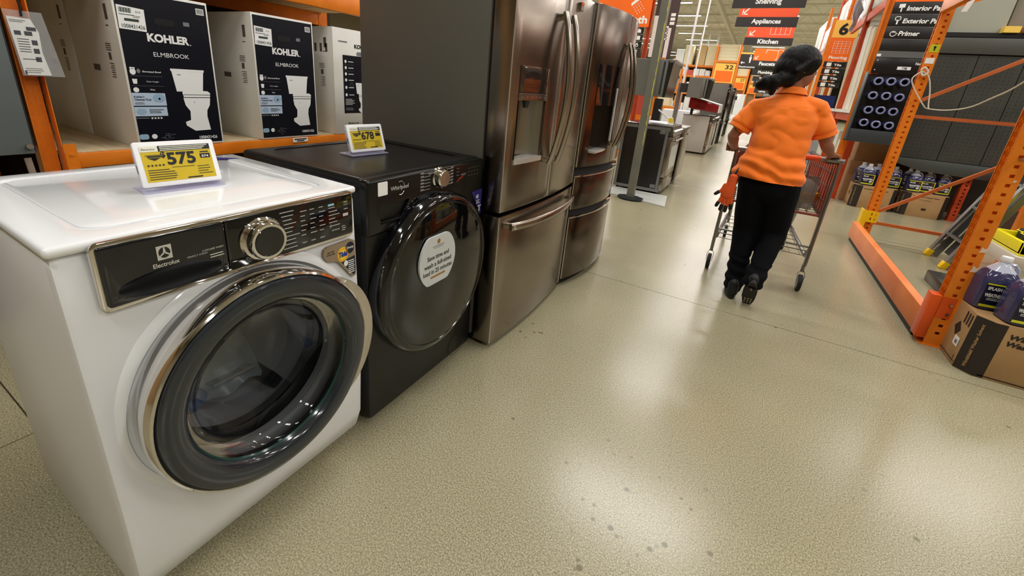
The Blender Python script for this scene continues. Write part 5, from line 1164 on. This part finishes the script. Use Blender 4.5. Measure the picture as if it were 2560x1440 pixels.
# ---------------------------------------------------------------- aisle-side racks beyond the end display
random.seed(21)
BO = [mat('cream_board', (206, 194, 166), .6, nz=2, c2=(216, 206, 182), stretch=(1, 1, .1)), mat('pale_primed_board', (216, 212, 198), .6), mat('tan_board', (184, 164, 130), .7)]
ORDN = ('first', 'second', 'third', 'fourth', 'fifth', 'sixth', 'seventh', 'eighth', 'ninth', 'tenth', 'eleventh', 'twelfth', 'thirteenth', 'fourteenth', 'fifteenth', 'sixteenth', 'seventeenth', 'eighteenth', 'nineteenth', 'twentieth')
def side_bay(y0, y1, idx):
    D = 1.1
    slot_post('rack_post', 'orange post of the right-hand aisle racks beyond the end display, %s one' % ('first', 'second', 'third', 'fourth', 'fifth')[idx], (1.30, y0, 0), H=4.4, m=REDOR if idx % 2 else ORANGE)
    t = thing('rack_beam', 'sloping light orange-red beam of the moulding rack, %s bay' % ('first', 'second', 'third', 'fourth', 'fifth')[idx], 'rack beam', (1.31, y0+.08, 2.86), 0)
    g = G(); g.box(0, .05, 0, y1-y0-.08, 0, .13); g.build('beam', REDOR, t, smooth=0); g = G(); g.box(0, .05, 0, y1-y0-.08, -1.70, -1.58); g.build('lower_beam', REDOR, t, smooth=0)
    g = G(); g.box(-.03, .5, .0, y1-y0-.09, -1.575, -1.52); g.build('white_shelf', mat('white_shelf_edge', (220, 216, 206), .5), t, smooth=0)
    y = y0+.12; k = 0
    while y < y1-.44:
        w_ = random.uniform(.24, .42); h = random.uniform(1.30, 1.46)
        g = G(); g.T = Matrix.Rotation(R(random.uniform(-2, 1)), 4, 'Y'); g.box(0, .03, 0, w_, 0, h); o = g.build('moulding_board', BO[k % 3 if random.random() < .4 else 0], smooth=0)
        o.location = (1.38+random.uniform(0, .05), y, 1.345); tag(o, 'tall pale board on the white shelf of aisle bay %s, %s along' % (('one', 'two', 'three', 'four', 'five')[idx], ORDN[k]), 'board', 'moulding boards bay %s' % ('one', 'two', 'three', 'four', 'five')[idx]); y += w_+.012; k += 1
    y = y0+.14; kk = 0
    while y < y1-.2:
        w_ = random.uniform(.18, .28)
        g = G(); g.T = Matrix.Rotation(R(random.uniform(-1, 2)), 4, 'Y'); g.box(0, .05, 0, w_*.8, 0, random.uniform(.75, .95)); o = g.build('trim_bundle', BO[1], smooth=0); o.location = (1.38, y, .02); tag(o, 'white trim bundle low in aisle bay %s, %s along' % (('one', 'two', 'three', 'four', 'five')[idx], ORDN[kk]), 'board', 'trim bundles bay %s' % ('one', 'two', 'three', 'four', 'five')[idx]); y += w_; kk += 1
    # overstock on top
    for k in range(2):
        g = G(); L = (y1-y0)/2-.1; g.box(0, 1.0, 0, L, 0, random.uniform(.6, 1.3), .08, 3)
        for v in g.bm.verts: v.co += Vector((noise.noise(v.co*3+Vector((idx, k, 0)))*.06, noise.noise(v.co*3)*.04, 0))
        o = g.build('wrapped_bundle', mat('white_shrink_wrap', (206, 208, 214), .25, coat=.4, bump=(6, .8, .1)) if (k+idx) % 2 == 0 else mat('greenish_wrap', (196, 198, 186), .4), smooth=60); o.location = (1.34, y0+.1+k*(L+.1), 2.995); tag(o, 'shrink-wrapped %s bundle on top of aisle bay %s' % (('front', 'rear')[k], ('one', 'two', 'three', 'four', 'five')[idx]), 'bundle')
for i, (a, b_) in enumerate(((8.78, 10.6), (10.6, 12.2), (13.5, 15.6), (15.6, 18.4), (18.4, 21.4))): side_bay(a, b_, i)
# silver bag and hanging bits near the top
g = G(); n = 10; V = []
for i in range(n+1):
    V.append([g.v((1.08+.10*noise.noise(Vector((i*.5, j*.6, 3)))+.02*j, 10.5+.06*j, 2.70+i*.13)) for j in range(6)])
for i in range(n):
    for j in range(5): g.f([V[i][j], V[i+1][j], V[i+1][j+1], V[i][j+1]])
o = g.build('plastic_sheet', mat('silvery_plastic_film', (180, 184, 204), .15, coat=.6), smooth=80); md = o.modifiers.new('s', 'SOLIDIFY'); md.thickness = .004; tag(o, 'crumpled silvery plastic film hanging beside the number 6 sign', 'plastic film')
# 6 sign
t = thing('bay_end_sign', 'orange end sign numbered 6 with the word Flooring and black strips below', 'sign', (1.06, 12.8, 2.36), 0)
g = G(); g.box(0, .46, 0, .02, .50, .86); g.build('number_board', SIGNY, t, smooth=0); g = G(); g.box(0, .46, 0, .02, 0, .50); g.build('picture_board', SIGNO, t, smooth=0); g = G(); g.box(-.06, 0, 0, .05, -2.36, .9); g.build('edge_post', ORANGE, t, smooth=0)
g = G(); g.m = 1; g.text('6', .10, .55, .17, .25, -.003, .04); g.m = 0; g.text('Flooring', .06, .03, .34, .085, -.003, .03)
for k in range(6): g.rect(.08, .17+k*.05, .38, .174+k*.05, -.003)
for k in range(5): g.rect(.08+k*.074, .17, .085+k*.074, .42, -.003)
g.build('sign_print', [ICW, INKB], t, smooth=0)
for k in range(4):
    g = G(); g.box(0, .42, 0, .02, -.13-k*.145, -.01-k*.145); s_ = g.build('list_strip', BS, t, smooth=0)
    g = G(); g.rect(.06, -.11-k*.145, .15, -.03-k*.145, -.003); g.text('Tile', .20, -.10-k*.145, .14, .05, -.003, .03); g.build('strip_print', ICW, s_, smooth=0)
g = G(); g.box(0, .42, .01, .5, 0, .5); o = g.build('blue_display', mat('deep_blue_box', (20, 34, 90), .4), smooth=0); o.location = (1.08, 12.9, 1.12); tag(o, 'dark blue display box under the number 6 sign', 'box')
g = G(); g.box(0, .44, 0, .5, 0, 1.1); o = g.build('grey_plinth', PALM[3], smooth=0); o.location = (1.07, 12.9, 0); tag(o, 'grey base carrying the dark blue display box', 'stand')
# ================================================================ CART
t = thing('shopping_cart', 'shopping cart with grey tube frame and orange side panels being pushed up the aisle', 'cart', (.25, 3.66, 0), 0)
CG = mat('cart_grey_metal', (140, 140, 138), .32, .85); CO = mat('cart_orange_mesh', (200, 84, 56), .4, alpha=.85); CW = mat('cart_dark_wire', (92, 62, 56), .4, .5)
for s in (-1, 1):
    x = s*.315
    g = G(); g.tube([(x, .0, .99), (x, .0, .90), (x, .02, .60), (x, .03, .33), (x, .035, .20)], (.020, .013), 10, (0, 1, 0)); g.build('rear_post', CG, t)
    g = G(); g.tube([(x, .03, .33), (x*.97, .10, .26), (x*.85, 1.05, .24), (x*.80, 1.10, .20)], .015, 8); g.build('lower_rail', CG, t)
    g = G(); g.tube([(x*.80, 1.06, .22), (x*.84, .80, .56)], .016, 8); g.build('front_post', CG, t)
    g = G(); g.tube([(x*.98, .02, .58), (x*.90, .55, .60), (x*.80, .98, .62)], .012, 8); g.build('basket_rail', CG, t)
g = G(); g.cyl((-.335, -.0, .985), (-.20, -.0, .985), .017, 12); g.build('handle_end', CG, t); g = G(); g.cyl((.20, 0, .985), (.335, 0, .985), .017, 12); g.build('handle_end', CG, t)
g = G(); g.cyl((-.20, 0, .985), (.20, 0, .985), .019, 12); g.build('handle_grip', mat('orange_grip', (236, 84, 30), .4), t)
def wheel(x, y, r=.062):
    g = G(); g.lathe([(r-.016, -.015), (r, -.012), (r, .012), (r-.016, .015)], y, r, 28, 'x'); 
    for v in g.bm.verts: v.co.x += x
    w_ = g.build('caster_wheel', RUB, t); g = G(); g.lathe([(.0001, -.014), (r-.016, -.015), (r-.016, .015), (.0001, .014)], y, r, 28, 'x')
    for v in g.bm.verts: v.co.x += x
    g.build('hub', mat('wheel_hub_grey', (120, 120, 120), .4), w_)
    g = G()
    for s in (-1, 1): g.tube([(x+s*.020, y, r), (x+s*.024, y+.02, r+.06), (x+s*.010, y+.03, r+.09)], (.012, .002), 6, (0, 1, 0))
    g.cyl((x, y+.03, r+.08), (x, y+.03, r+.14), .012, 8); g.build('caster_fork', CG, w_)
for x, y in ((-.315, .03), (.315, .03), (-.25, 1.08), (.25, 1.08)): wheel(x, y)
# basket wires
g = G(); W2 = .30
def bx_(y): return W2*(1-.18*y)
for k in range(13):
    y = .05+k*.078; xx = bx_(y); g.tube([(-xx, y, .60+.02*y), (xx, y, .60+.02*y)], .0028, 4)
for k in range(9):
    u = -1+k*.25; g.tube([(u*bx_(.03), .03, .60), (u*bx_(1), 1.0, .62)], .0028, 4)
for z in (.70, .80, .90, .97):
    g.tube([(-bx_(.03), .03, z), (-bx_(1), 1.02, z-.03), (bx_(1), 1.02, z-.03), (bx_(.03), .03, z)], .0035, 4)
for k in range(14):
    y = .03+k*.075
    for s in (-1, 1): g.tube([(s*bx_(y), y, .60), (s*bx_(y), y, .96)], .0028, 4)
for k in range(10):
    u = -1+k*2/9; g.tube([(u*bx_(1), 1.02, .62), (u*bx_(1), 1.03, .94)], .0028, 4); g.tube([(u*.29, .06, .60), (u*.29, .04, .93)], .0028, 4)
o = g.build('basket_wires', CW, t, smooth=0); o['kind'] = 'stuff'
for s in (-1, 1):
    g = G(); a, b_ = s*(bx_(.04)+.004), s*(bx_(.98)+.004)
    g.mesh([(a, .05, .60), (b_, .98, .62), (b_, .98, .93), (a, .05, .95), (a+s*.006, .05, .60), (b_+s*.006, .98, .62), (b_+s*.006, .98, .93), (a+s*.006, .05, .95)], [(0, 1, 2, 3), (4, 5, 6, 7), (0, 1, 5, 4), (1, 2, 6, 5), (2, 3, 7, 6), (3, 0, 4, 7)]); g.build('side_panel', CO, t)
g = G(); g.tube([(-.30, .04, .585), (.30, .04, .585)], .010, 8); g.build('rear_cross_bar', mat('cart_red_bar', (150, 60, 44), .4), t)
g = G(); g.tube([(-.31, .05, .34), (.31, .05, .34)], .008, 8)
g.build('lower_cross_bar', CG, t)
g = G()
for k in range(9): u = -1+k*.25; g.tube([(u*.28, .12, .25), (u*.25, 1.0, .235)], .003, 4)
for k in range(7): g.tube([(-.29, .12+k*.14, .25), (.29, .12+k*.14, .25)], .0035, 4)
g.tube([(-.30, .08, .30), (.30, .08, .30)], .005, 4)
o = g.build('lower_rack_wires', CG, t, smooth=0); o['kind'] = 'stuff'
g = G(); g.box(-.03, .24, .012, .028, .62, .86, .004); g.build('child_seat_flap', mat('smoky_clear_flap', (110, 100, 96), .2, alpha=.6), t)
t = thing('soft_pack', 'grey and yellow soft pack lying in the shopping cart basket', 'pack', (.42, 3.95, .625), 0)
g = G(); g.lathe([(.0001, 0), (.09, .0), (.12, .05), (.11, .12), (.06, .17), (.0001, .18)], 0, 0, 16, 'z')
for v in g.bm.verts: v.co += Vector((noise.noise(v.co*18)*.02, noise.noise(v.co*18+Vector((5, 0, 0)))*.02, noise.noise(v.co*14)*.02))
g.build('grey_wrap', mat('pale_grey_wrap', (190, 192, 186), .4), t, smooth=70)
g = G(); g.lathe([(.100, .015), (.128, .045), (.124, .085), (.10, .09)], 0, 0, 16, 'z')
g.build('yellow_band', mat('amber_wrap', (240, 180, 50), .4), t, smooth=70)

# ================================================================ PERSON
def limb(g, P, flat=(1, 0, 0), n=16):
    """P: list of (pos, ra, rb); elliptical loft with rounded ends"""
    P = [(Vector(p), a, b) for p, a, b in P]
    d0 = (P[0][0]-P[1][0]).normalized(); d1 = (P[-1][0]-P[-2][0]).normalized()
    e0 = min(P[0][1], P[0][2]); e1 = min(P[-1][1], P[-1][2])
    P = [(P[0][0]+d0*e0*.75, P[0][1]*.45, P[0][2]*.45), (P[0][0]+d0*e0*.4, P[0][1]*.8, P[0][2]*.8)]+P+[(P[-1][0]+d1*e1*.4, P[-1][1]*.8, P[-1][2]*.8), (P[-1][0]+d1*e1*.75, P[-1][1]*.45, P[-1][2]*.45)]
    rows = []; a = Vector(flat)
    for k, (p, ra, rb) in enumerate(P):
        d = (P[min(k+1, len(P)-1)][0]-P[max(k-1, 0)][0]).normalized(); a = (a-d*a.dot(d)).normalized(); b = d.cross(a)
        rows.append([g.v(p+a*math.cos(2*PI*i/n)*ra+b*math.sin(2*PI*i/n)*rb) for i in range(n)])
    for k in range(len(rows)-1):
        for i in range(n): j = (i+1) % n; g.f([rows[k][i], rows[k][j], rows[k+1][j], rows[k+1][i]])
    g.f(rows[0][::-1]); g.f(rows[-1])
def ell(g, c, r, rz=0, rx=0, n=20):
    T = g.T.copy(); g.T = g.T @ Matrix.Translation(c) @ Matrix.Rotation(R(rz), 4, 'Z') @ Matrix.Rotation(R(rx), 4, 'X')
    g.lathe([(max(.0001, r[0]*math.sin(PI*k/12)), -math.cos(PI*k/12)) for k in range(13)], 0, 0, n, 'z') if 0 else None
    rows = []
    for k in range(1, 12):
        ph = PI*k/12; rows.append([g.v((r[0]*math.sin(ph)*math.cos(2*PI*i/n), r[1]*math.sin(ph)*math.sin(2*PI*i/n), -r[2]*math.cos(ph))) for i in range(n)])
    for k in range(len(rows)-1):
        for i in range(n): j = (i+1) % n; g.f([rows[k][i], rows[k][j], rows[k+1][j], rows[k+1][i]])
    lo, hi = g.v((0, 0, -r[2])), g.v((0, 0, r[2]))
    for i in range(n): j = (i+1) % n; g.f([lo, rows[0][j], rows[0][i]]); g.f([hi, rows[-1][i], rows[-1][j]])
    g.T = T
def fuse(g, name, m, parent, vox=.008, smooth=6, disp=None):
    bmesh.ops.recalc_face_normals(g.bm, faces=list(g.bm.faces))
    o = g.build(name, m, None, smooth=0)
    md = o.modifiers.new('r', 'REMESH'); md.mode = 'VOXEL'; md.voxel_size = vox; md.use_smooth_shade = True
    sm = o.modifiers.new('s', 'SMOOTH'); sm.iterations = smooth; sm.factor = .5
    dg = bpy.context.evaluated_depsgraph_get(); me = bpy.data.meshes.new_from_object(o.evaluated_get(dg)); o.modifiers.clear(); o.data = me
    if disp:
        nr = [v.normal.copy() for v in me.vertices]
        for v, nn in zip(me.vertices, nr): v.co += nn*disp(v.co)
    me.shade_smooth(); o.parent = parent; return o
SKIN = mat('skin', (150, 96, 72), .5); 
per = thing('person', 'person in orange polo shirt and black trousers pushing the cart, face turned right', 'person', (0, 0, 0), 0)
# body: head, neck, torso, arms, hands, legs in one surface
g = G()
HC = Vector((.165, 3.415, 1.545)); HR = -64      # head turned to the right
HT = Matrix.Translation(HC) @ Matrix.Rotation(R(HR), 4, 'Z') @ Matrix.Rotation(R(-6), 4, 'X')
g.T = HT
ell(g, (0, .0, .022), (.080, .100, .100)); ell(g, (0, .034, -.045), (.060, .068, .072)); limb(g, [((0, .074, -.088), .022, .016), ((0, .082, -.080), .020, .014)])      # skull, jaw, chin
limb(g, [((0, .092, .018), .009, .008), ((0, .104, -.012), .012, .011), ((0, .104, -.022), .016, .009)])   # nose
limb(g, [((-.014, .090, -.048), .006, .006), ((.014, .090, -.048), .006, .006)], (0, 0, 1)); limb(g, [((-.012, .088, -.060), .006, .007), ((.012, .088, -.060), .006, .007)], (0, 0, 1))   # lips
for s in (-1, 1):
    limb(g, [((s*.018, .084, .026), .012, .006), ((s*.050, .074, .026), .010, .006)], (0, 0, 1)); ell(g, (s*.074, -.008, -.012), (.010, .020, .032), s*-12)   # brows, ears
    ell(g, (s*.032, .080, .004), (.014, .008, .009))
g.T = Matrix.Identity(4)
limb(g, [((.160, 3.40, 1.34), .052, .048), ((.162, 3.41, 1.43), .050, .050), ((.165, 3.415, 1.49), .050, .052)])
limb(g, [((.175, 3.31, .86), .150, .10), ((.172, 3.33, 1.0), .125, .085), ((.165, 3.37, 1.18), .130, .090), ((.160, 3.39, 1.26), .125, .075), ((.160, 3.395, 1.32), .075, .055)])
ARM = {-1: [(-.008, 3.385, 1.290), (-.105, 3.36, 1.09), (-.085, 3.54, 1.0), (-.085, 3.60, .995)], 1: [(.322, 3.40, 1.312), (.425, 3.42, 1.10), (.485, 3.56, 1.03), (.50, 3.60, 1.01)]}
for s, (sh, el, wr, hd) in ARM.items():
    sh, el, wr, hd = map(Vector, (sh, el, wr, hd))
    limb(g, [(sh, .042, .042), (sh.lerp(el, .4), .041, .043), (sh.lerp(el, .8), .036, .036), (el, .034, .036), (el.lerp(wr, .3), .036, .036), (el.lerp(wr, .75), .026, .027), (wr, .022, .025)])
    # hand on the handle (a bar along X at y 3.66, z .985)
    hx = hd.x+s*.0; kn = Vector((hx+s*.02, 3.655, 1.015)); limb(g, [(wr, .022, .026), (wr.lerp(kn, .45), .036, .017), (kn, .041, .014)], (1, 0, 0))
    for k in range(4):
        fx = kn.x+(-.030+.020*k); L = (.9, 1, .97, .8)[k if s < 0 else 3-k] if 0 else (.85, .97, 1, .9)[k if s > 0 else 3-k]
        limb(g, [((fx, 3.655, 1.016), .0095, .0095), ((fx, 3.655+.034*L, 1.010), .009, .009), ((fx, 3.655+.040*L, .982), .0085, .0085), ((fx, 3.655+.018*L, .958), .0078, .0078)], (1, 0, 0), 8)
    tx = kn.x-s*.036; limb(g, [((tx+s*.010, 3.625, 1.01), .013, .012), ((tx-s*.006, 3.642, .985), .011, .011), ((tx-s*.008, 3.655, .960), .009, .009)], (1, 0, 0), 8)
LEG = {-1: [(.10, 3.32, .88), (.12, 3.35, .47), (.135, 3.235, .10)], 1: [(.255, 3.32, .88), (.285, 3.34, .47), (.235, 3.10, .19)]}
for s, (h, k_, a) in LEG.items():
    h, k_, a = map(Vector, (h, k_, a)); limb(g, [(h, .08, .085), (h.lerp(k_, .5), .065, .07), (k_, .050, .052), (k_.lerp(a, .4), .048, .052), (a, .032, .035)])
fuse(g, 'body', SKIN, per, .0062, 5)
# eyes and lips
g = G(); g.T = HT
for s in (-1, 1): ell(g, (s*.031, .084, .006), (.010, .007, .0065), n=12)
g.build('eyes', mat('dark_eye', (24, 16, 14), .2), per, smooth=60)
g = G(); g.T = HT; limb(g, [((-.018, .093, -.049), .004, .003), ((.018, .093, -.049), .004, .003)], (0, 0, 1), 8); limb(g, [((-.014, .092, -.059), .005, .003), ((.014, .092, -.059), .005, .003)], (0, 0, 1), 8)
g.build('lips', mat('lip_tone', (122, 58, 50), .45), per, smooth=60)
# hair: cap, swept back into a low bunched tail
g = G(); g.T = HT
ell(g, (0, -.012, .030), (.100, .124, .106)); ell(g, (0, -.052, -.016), (.095, .094, .104)); 
for s in (-1, 1): limb(g, [((s*.070, .020, .050), .020, .03), ((s*.080, -.018, .02), .016, .034), ((s*.076, -.055, -.035), .022, .040)], (0, 0, 1))
g.T = Matrix.Identity(4)
limb(g, [((.12, 3.35, 1.475), .06, .055), ((.08, 3.315, 1.465), .040, .036), ((.045, 3.295, 1.450), .044, .038), ((.00, 3.29, 1.435), .046, .038), ((-.025, 3.30, 1.42), .034, .030)], (0, 0, 1))
limb(g, [((.06, 3.30, 1.45), .045, .03), ((.045, 3.30, 1.41), .040, .028), ((.05, 3.31, 1.38), .024, .018)], (0, 1, 0))
# keep the face clear
hair = fuse(g, 'hair', mat('black_hair', (8, 6, 6), .5, spec=.2, bump=(60, .7, .01), stretch=(1, 1, .25)), per, .007, 4, lambda c: .0016*noise.noise(Vector((c.x*70, c.y*70, c.z*14))))
c = G(); c.T = HT; ell(c, (0, .140, -.030), (.088, .098, .100), rx=12); hair.parent = per; cut(hair, c)
c = G(); c.T = HT; ell(c, (0, .070, -.085), (.100, .085, .062), rx=12); cut(hair, c)
g = G(); g.T = Matrix.Translation((.068, 3.308, 1.470)) @ Matrix.Rotation(R(60), 4, 'Y'); g.lathe([(.028, -.006), (.034, 0), (.028, .006)], 0, 0, 16, 'z'); g.build('hair_tie', INKB, per)
# polo shirt
def crumple(c):
    w_ = 0.0
    if c.z < 1.30: w_ += .007*abs(noise.noise(Vector((c.x*9+c.z*6, c.y*5, c.z*9-c.x*5))))*2-.004
    w_ += .006*noise.noise(Vector((c.x*13-c.z*9, 2+c.y*6, c.z*6+c.x*10)))
    if c.z < 1.08: w_ += .007*math.sin(c.z*75+c.x*16+3*noise.noise(c*7))*max(0, min(1, (1.08-c.z)*5))
    return w_
g = G()
limb(g, [((.152, 3.312, .74), .214, .138), ((.154, 3.315, .85), .210, .136), ((.158, 3.32, .93), .194, .130), ((.165, 3.335, 1.02), .168, .115), ((.166, 3.355, 1.12), .170, .118), ((.165, 3.375, 1.22), .184, .120), ((.162, 3.39, 1.29), .172, .108), ((.160, 3.397, 1.340), .125, .082), ((.161, 3.40, 1.385), .075, .068)], n=32)
for s, (sh, el, wr, hd) in ARM.items():
    sh, el = Vector(sh), Vector(el); q = sh.lerp(el, .60 if s < 0 else .62); limb(g, [(sh+Vector((-s*.07, 0, .028)), .045, .060), (sh, .058, .064), (sh.lerp(el, .3), .068, .066), (q, .074, .070)])
sh_ = fuse(g, 'polo_shirt', mat('orange_polo_fabric', (251, 120, 8), .75, bump=(300, .15, .001), sheen=.2), per, .0075, 3, crumple)
c = G(); c.prism([(-.3, .5), (.7, .5), (.7, .815), (-.3, .862)], 3.0, 4.0)
for s, (sh, el, wr, hd) in ARM.items():      # open the sleeve ends and hem
    sh, el = Vector(sh), Vector(el)
cut(sh_, c)
g = G(); 
for k, (r_, z) in enumerate(((.068, 1.392), (.064, 1.412))): pass
rows = []
for r1, r2, z in ((.078, .074, 1.372), (.066, .062, 1.415), (.072, .068, 1.418), (.090, .086, 1.378)):
    rows.append([g.v((.162+r1*math.cos(2*PI*i/28), 3.402+r2*math.sin(2*PI*i/28), z-.012*math.sin(2*PI*i/28))) for i in range(28)])
for k in range(3):
    for i in range(28): j = (i+1) % 28; g.f([rows[k][i], rows[k][j], rows[k+1][j], rows[k+1][i]])
g.build('collar', mat('orange_polo_fabric', (251, 120, 8), .75), per, smooth=60)
for s, (sh, el, wr, hd) in ARM.items():
    sh, el = Vector(sh), Vector(el); a = sh.lerp(el, .66 if s < 0 else .68); b_ = sh.lerp(el, .76 if s < 0 else .78)
    g = G(); g.tube([a, a.lerp(b_, .5), b_], (.072, .068), 20, (1, 0, 0)); g.build('sleeve_hem', mat('orange_polo_fabric', (251, 120, 8), .75), per, smooth=60)
# trousers
g = G()
limb(g, [((.178, 3.32, .92), .165, .115), ((.178, 3.315, .84), .172, .122), ((.178, 3.315, .76), .165, .118)], n=28)
for s, (h, k_, a) in LEG.items():
    h, k_, a = map(Vector, (h, k_, a)); h2 = h+Vector((s*.008, 0, -.06)); e = a+Vector((0, 0, -.02 if s < 0 else -.01))
    limb(g, [(h2, .098, .110), (h2.lerp(k_, .5), .092, .096), (k_, .080, .082), (k_.lerp(e, .5), .066, .070), (k_.lerp(e, .85), .062, .066), (e, .062, .068)])
fuse(g, 'trousers', mat('black_trouser_fabric', (8, 9, 13), .9, spec=.15, bump=(120, .2, .003)), per, .009, 4, lambda c: .004*noise.noise(Vector((c.x*14, c.y*9, c.z*10)))+(.005*math.sin(c.z*90+c.x*20) if c.z < .30 else 0))
# shoes: left flat, right toe-off with its sole showing
SH = mat('black_shoe', (20, 20, 22), .6, bump=(60, .3, .004)); SO = mat('dark_sole', (38, 36, 34), .7); STD = mat('pale_tread_dots', (186, 170, 160), .7)
def shoe(T, nm):
    g = G(); g.T = T
    limb(g, [((0, -.035, .055), .036, .045), ((0, .03, .055), .038, .042), ((0, .11, .042), .044, .030), ((0, .17, .036), .042, .024), ((0, .205, .032), .030, .018)], (1, 0, 0)); limb(g, [((0, -.02, .06), .036, .040), ((0, -.015, .115), .036, .042)], (1, 0, 0))
    s_ = fuse(g, nm, SH, per, .006, 3)
    g = G(); g.T = T; out = [(.034*math.cos(a)*(1+.25*(math.sin(a)+1)/2)+.0, .083+.140*math.sin(a)) for a in [2*PI*i/28 for i in range(28)]]; g.prism(out, .0, .022, 'z'); g.build('sole', SO, s_, smooth=50)
    g = G(); g.T = T
    for i in range(3):
        for j in range(3): g.disc(-.018+i*.018, .135+j*.022, .0055, .008, -.0008, 8, 'z')
    for j in range(3): g.disc(0, .0-j*.016+.03, .006, .006, -.0008, 8, 'z')
    g.build('tread_dots', STD, s_, smooth=0)
shoe(Matrix.Translation((.135, 3.215, .004)) @ Matrix.Rotation(R(4), 4, 'Z'), 'left_shoe')
shoe(Matrix.Translation((.238, 3.145, .026)) @ Matrix.Rotation(R(-2), 4, 'Z') @ Matrix.Translation((0, -.0, 0)) @ Matrix.Rotation(R(-56), 4, 'X') @ Matrix.Translation((0, -.17, 0)), 'right_shoe')
# work glove hanging at the left hip
t = thing('work_glove', 'orange work glove with black fingertips hanging from the left hip of the person', 'glove', (-.035, 3.235, .82), 0)
GO = mat('orange_knit_glove', (236, 92, 34), .7, bump=(200, .3, .002))
g = G(); limb(g, [((.0, 0, .02), .026, .016), ((-.004, 0, -.04), .030, .018), ((-.010, -.002, -.085), .040, .018), ((-.012, -.002, -.125), .042, .016)], (1, 0, 0))
F = [((-.045, -.150), (-.062, -.200)), ((-.022, -.160), (-.034, -.222)), ((.002, -.162), (-.002, -.228)), ((.022, -.150), (.026, -.205)), ((-.050, -.085), (-.085, -.120))]
for (a, b) in F: limb(g, [((a[0]*.7-.004, 0, a[1]+.04), .011, .011), ((a[0], 0, a[1]), .011, .011), ((a[0]*.4+b[0]*.6, 0, a[1]*.4+b[1]*.6), .010, .010)], (1, 0, 0), 10)
fuse(g, 'glove', GO, t, .004, 3)
g = G()
for (a, b) in F: m_ = Vector((a[0]*.55+b[0]*.45, 0, a[1]*.55+b[1]*.45)); limb(g, [(m_, .0125, .0125), ((b[0], 0, b[1]), .011, .011)], (1, 0, 0), 10)
g.build('fingertips', GLB, t, smooth=60); g = G(); g.tube([(0, 0, .02), (.01, .01, .06), (.03, .03, .09)], .006, 6); g.build('clip', INKB, t)
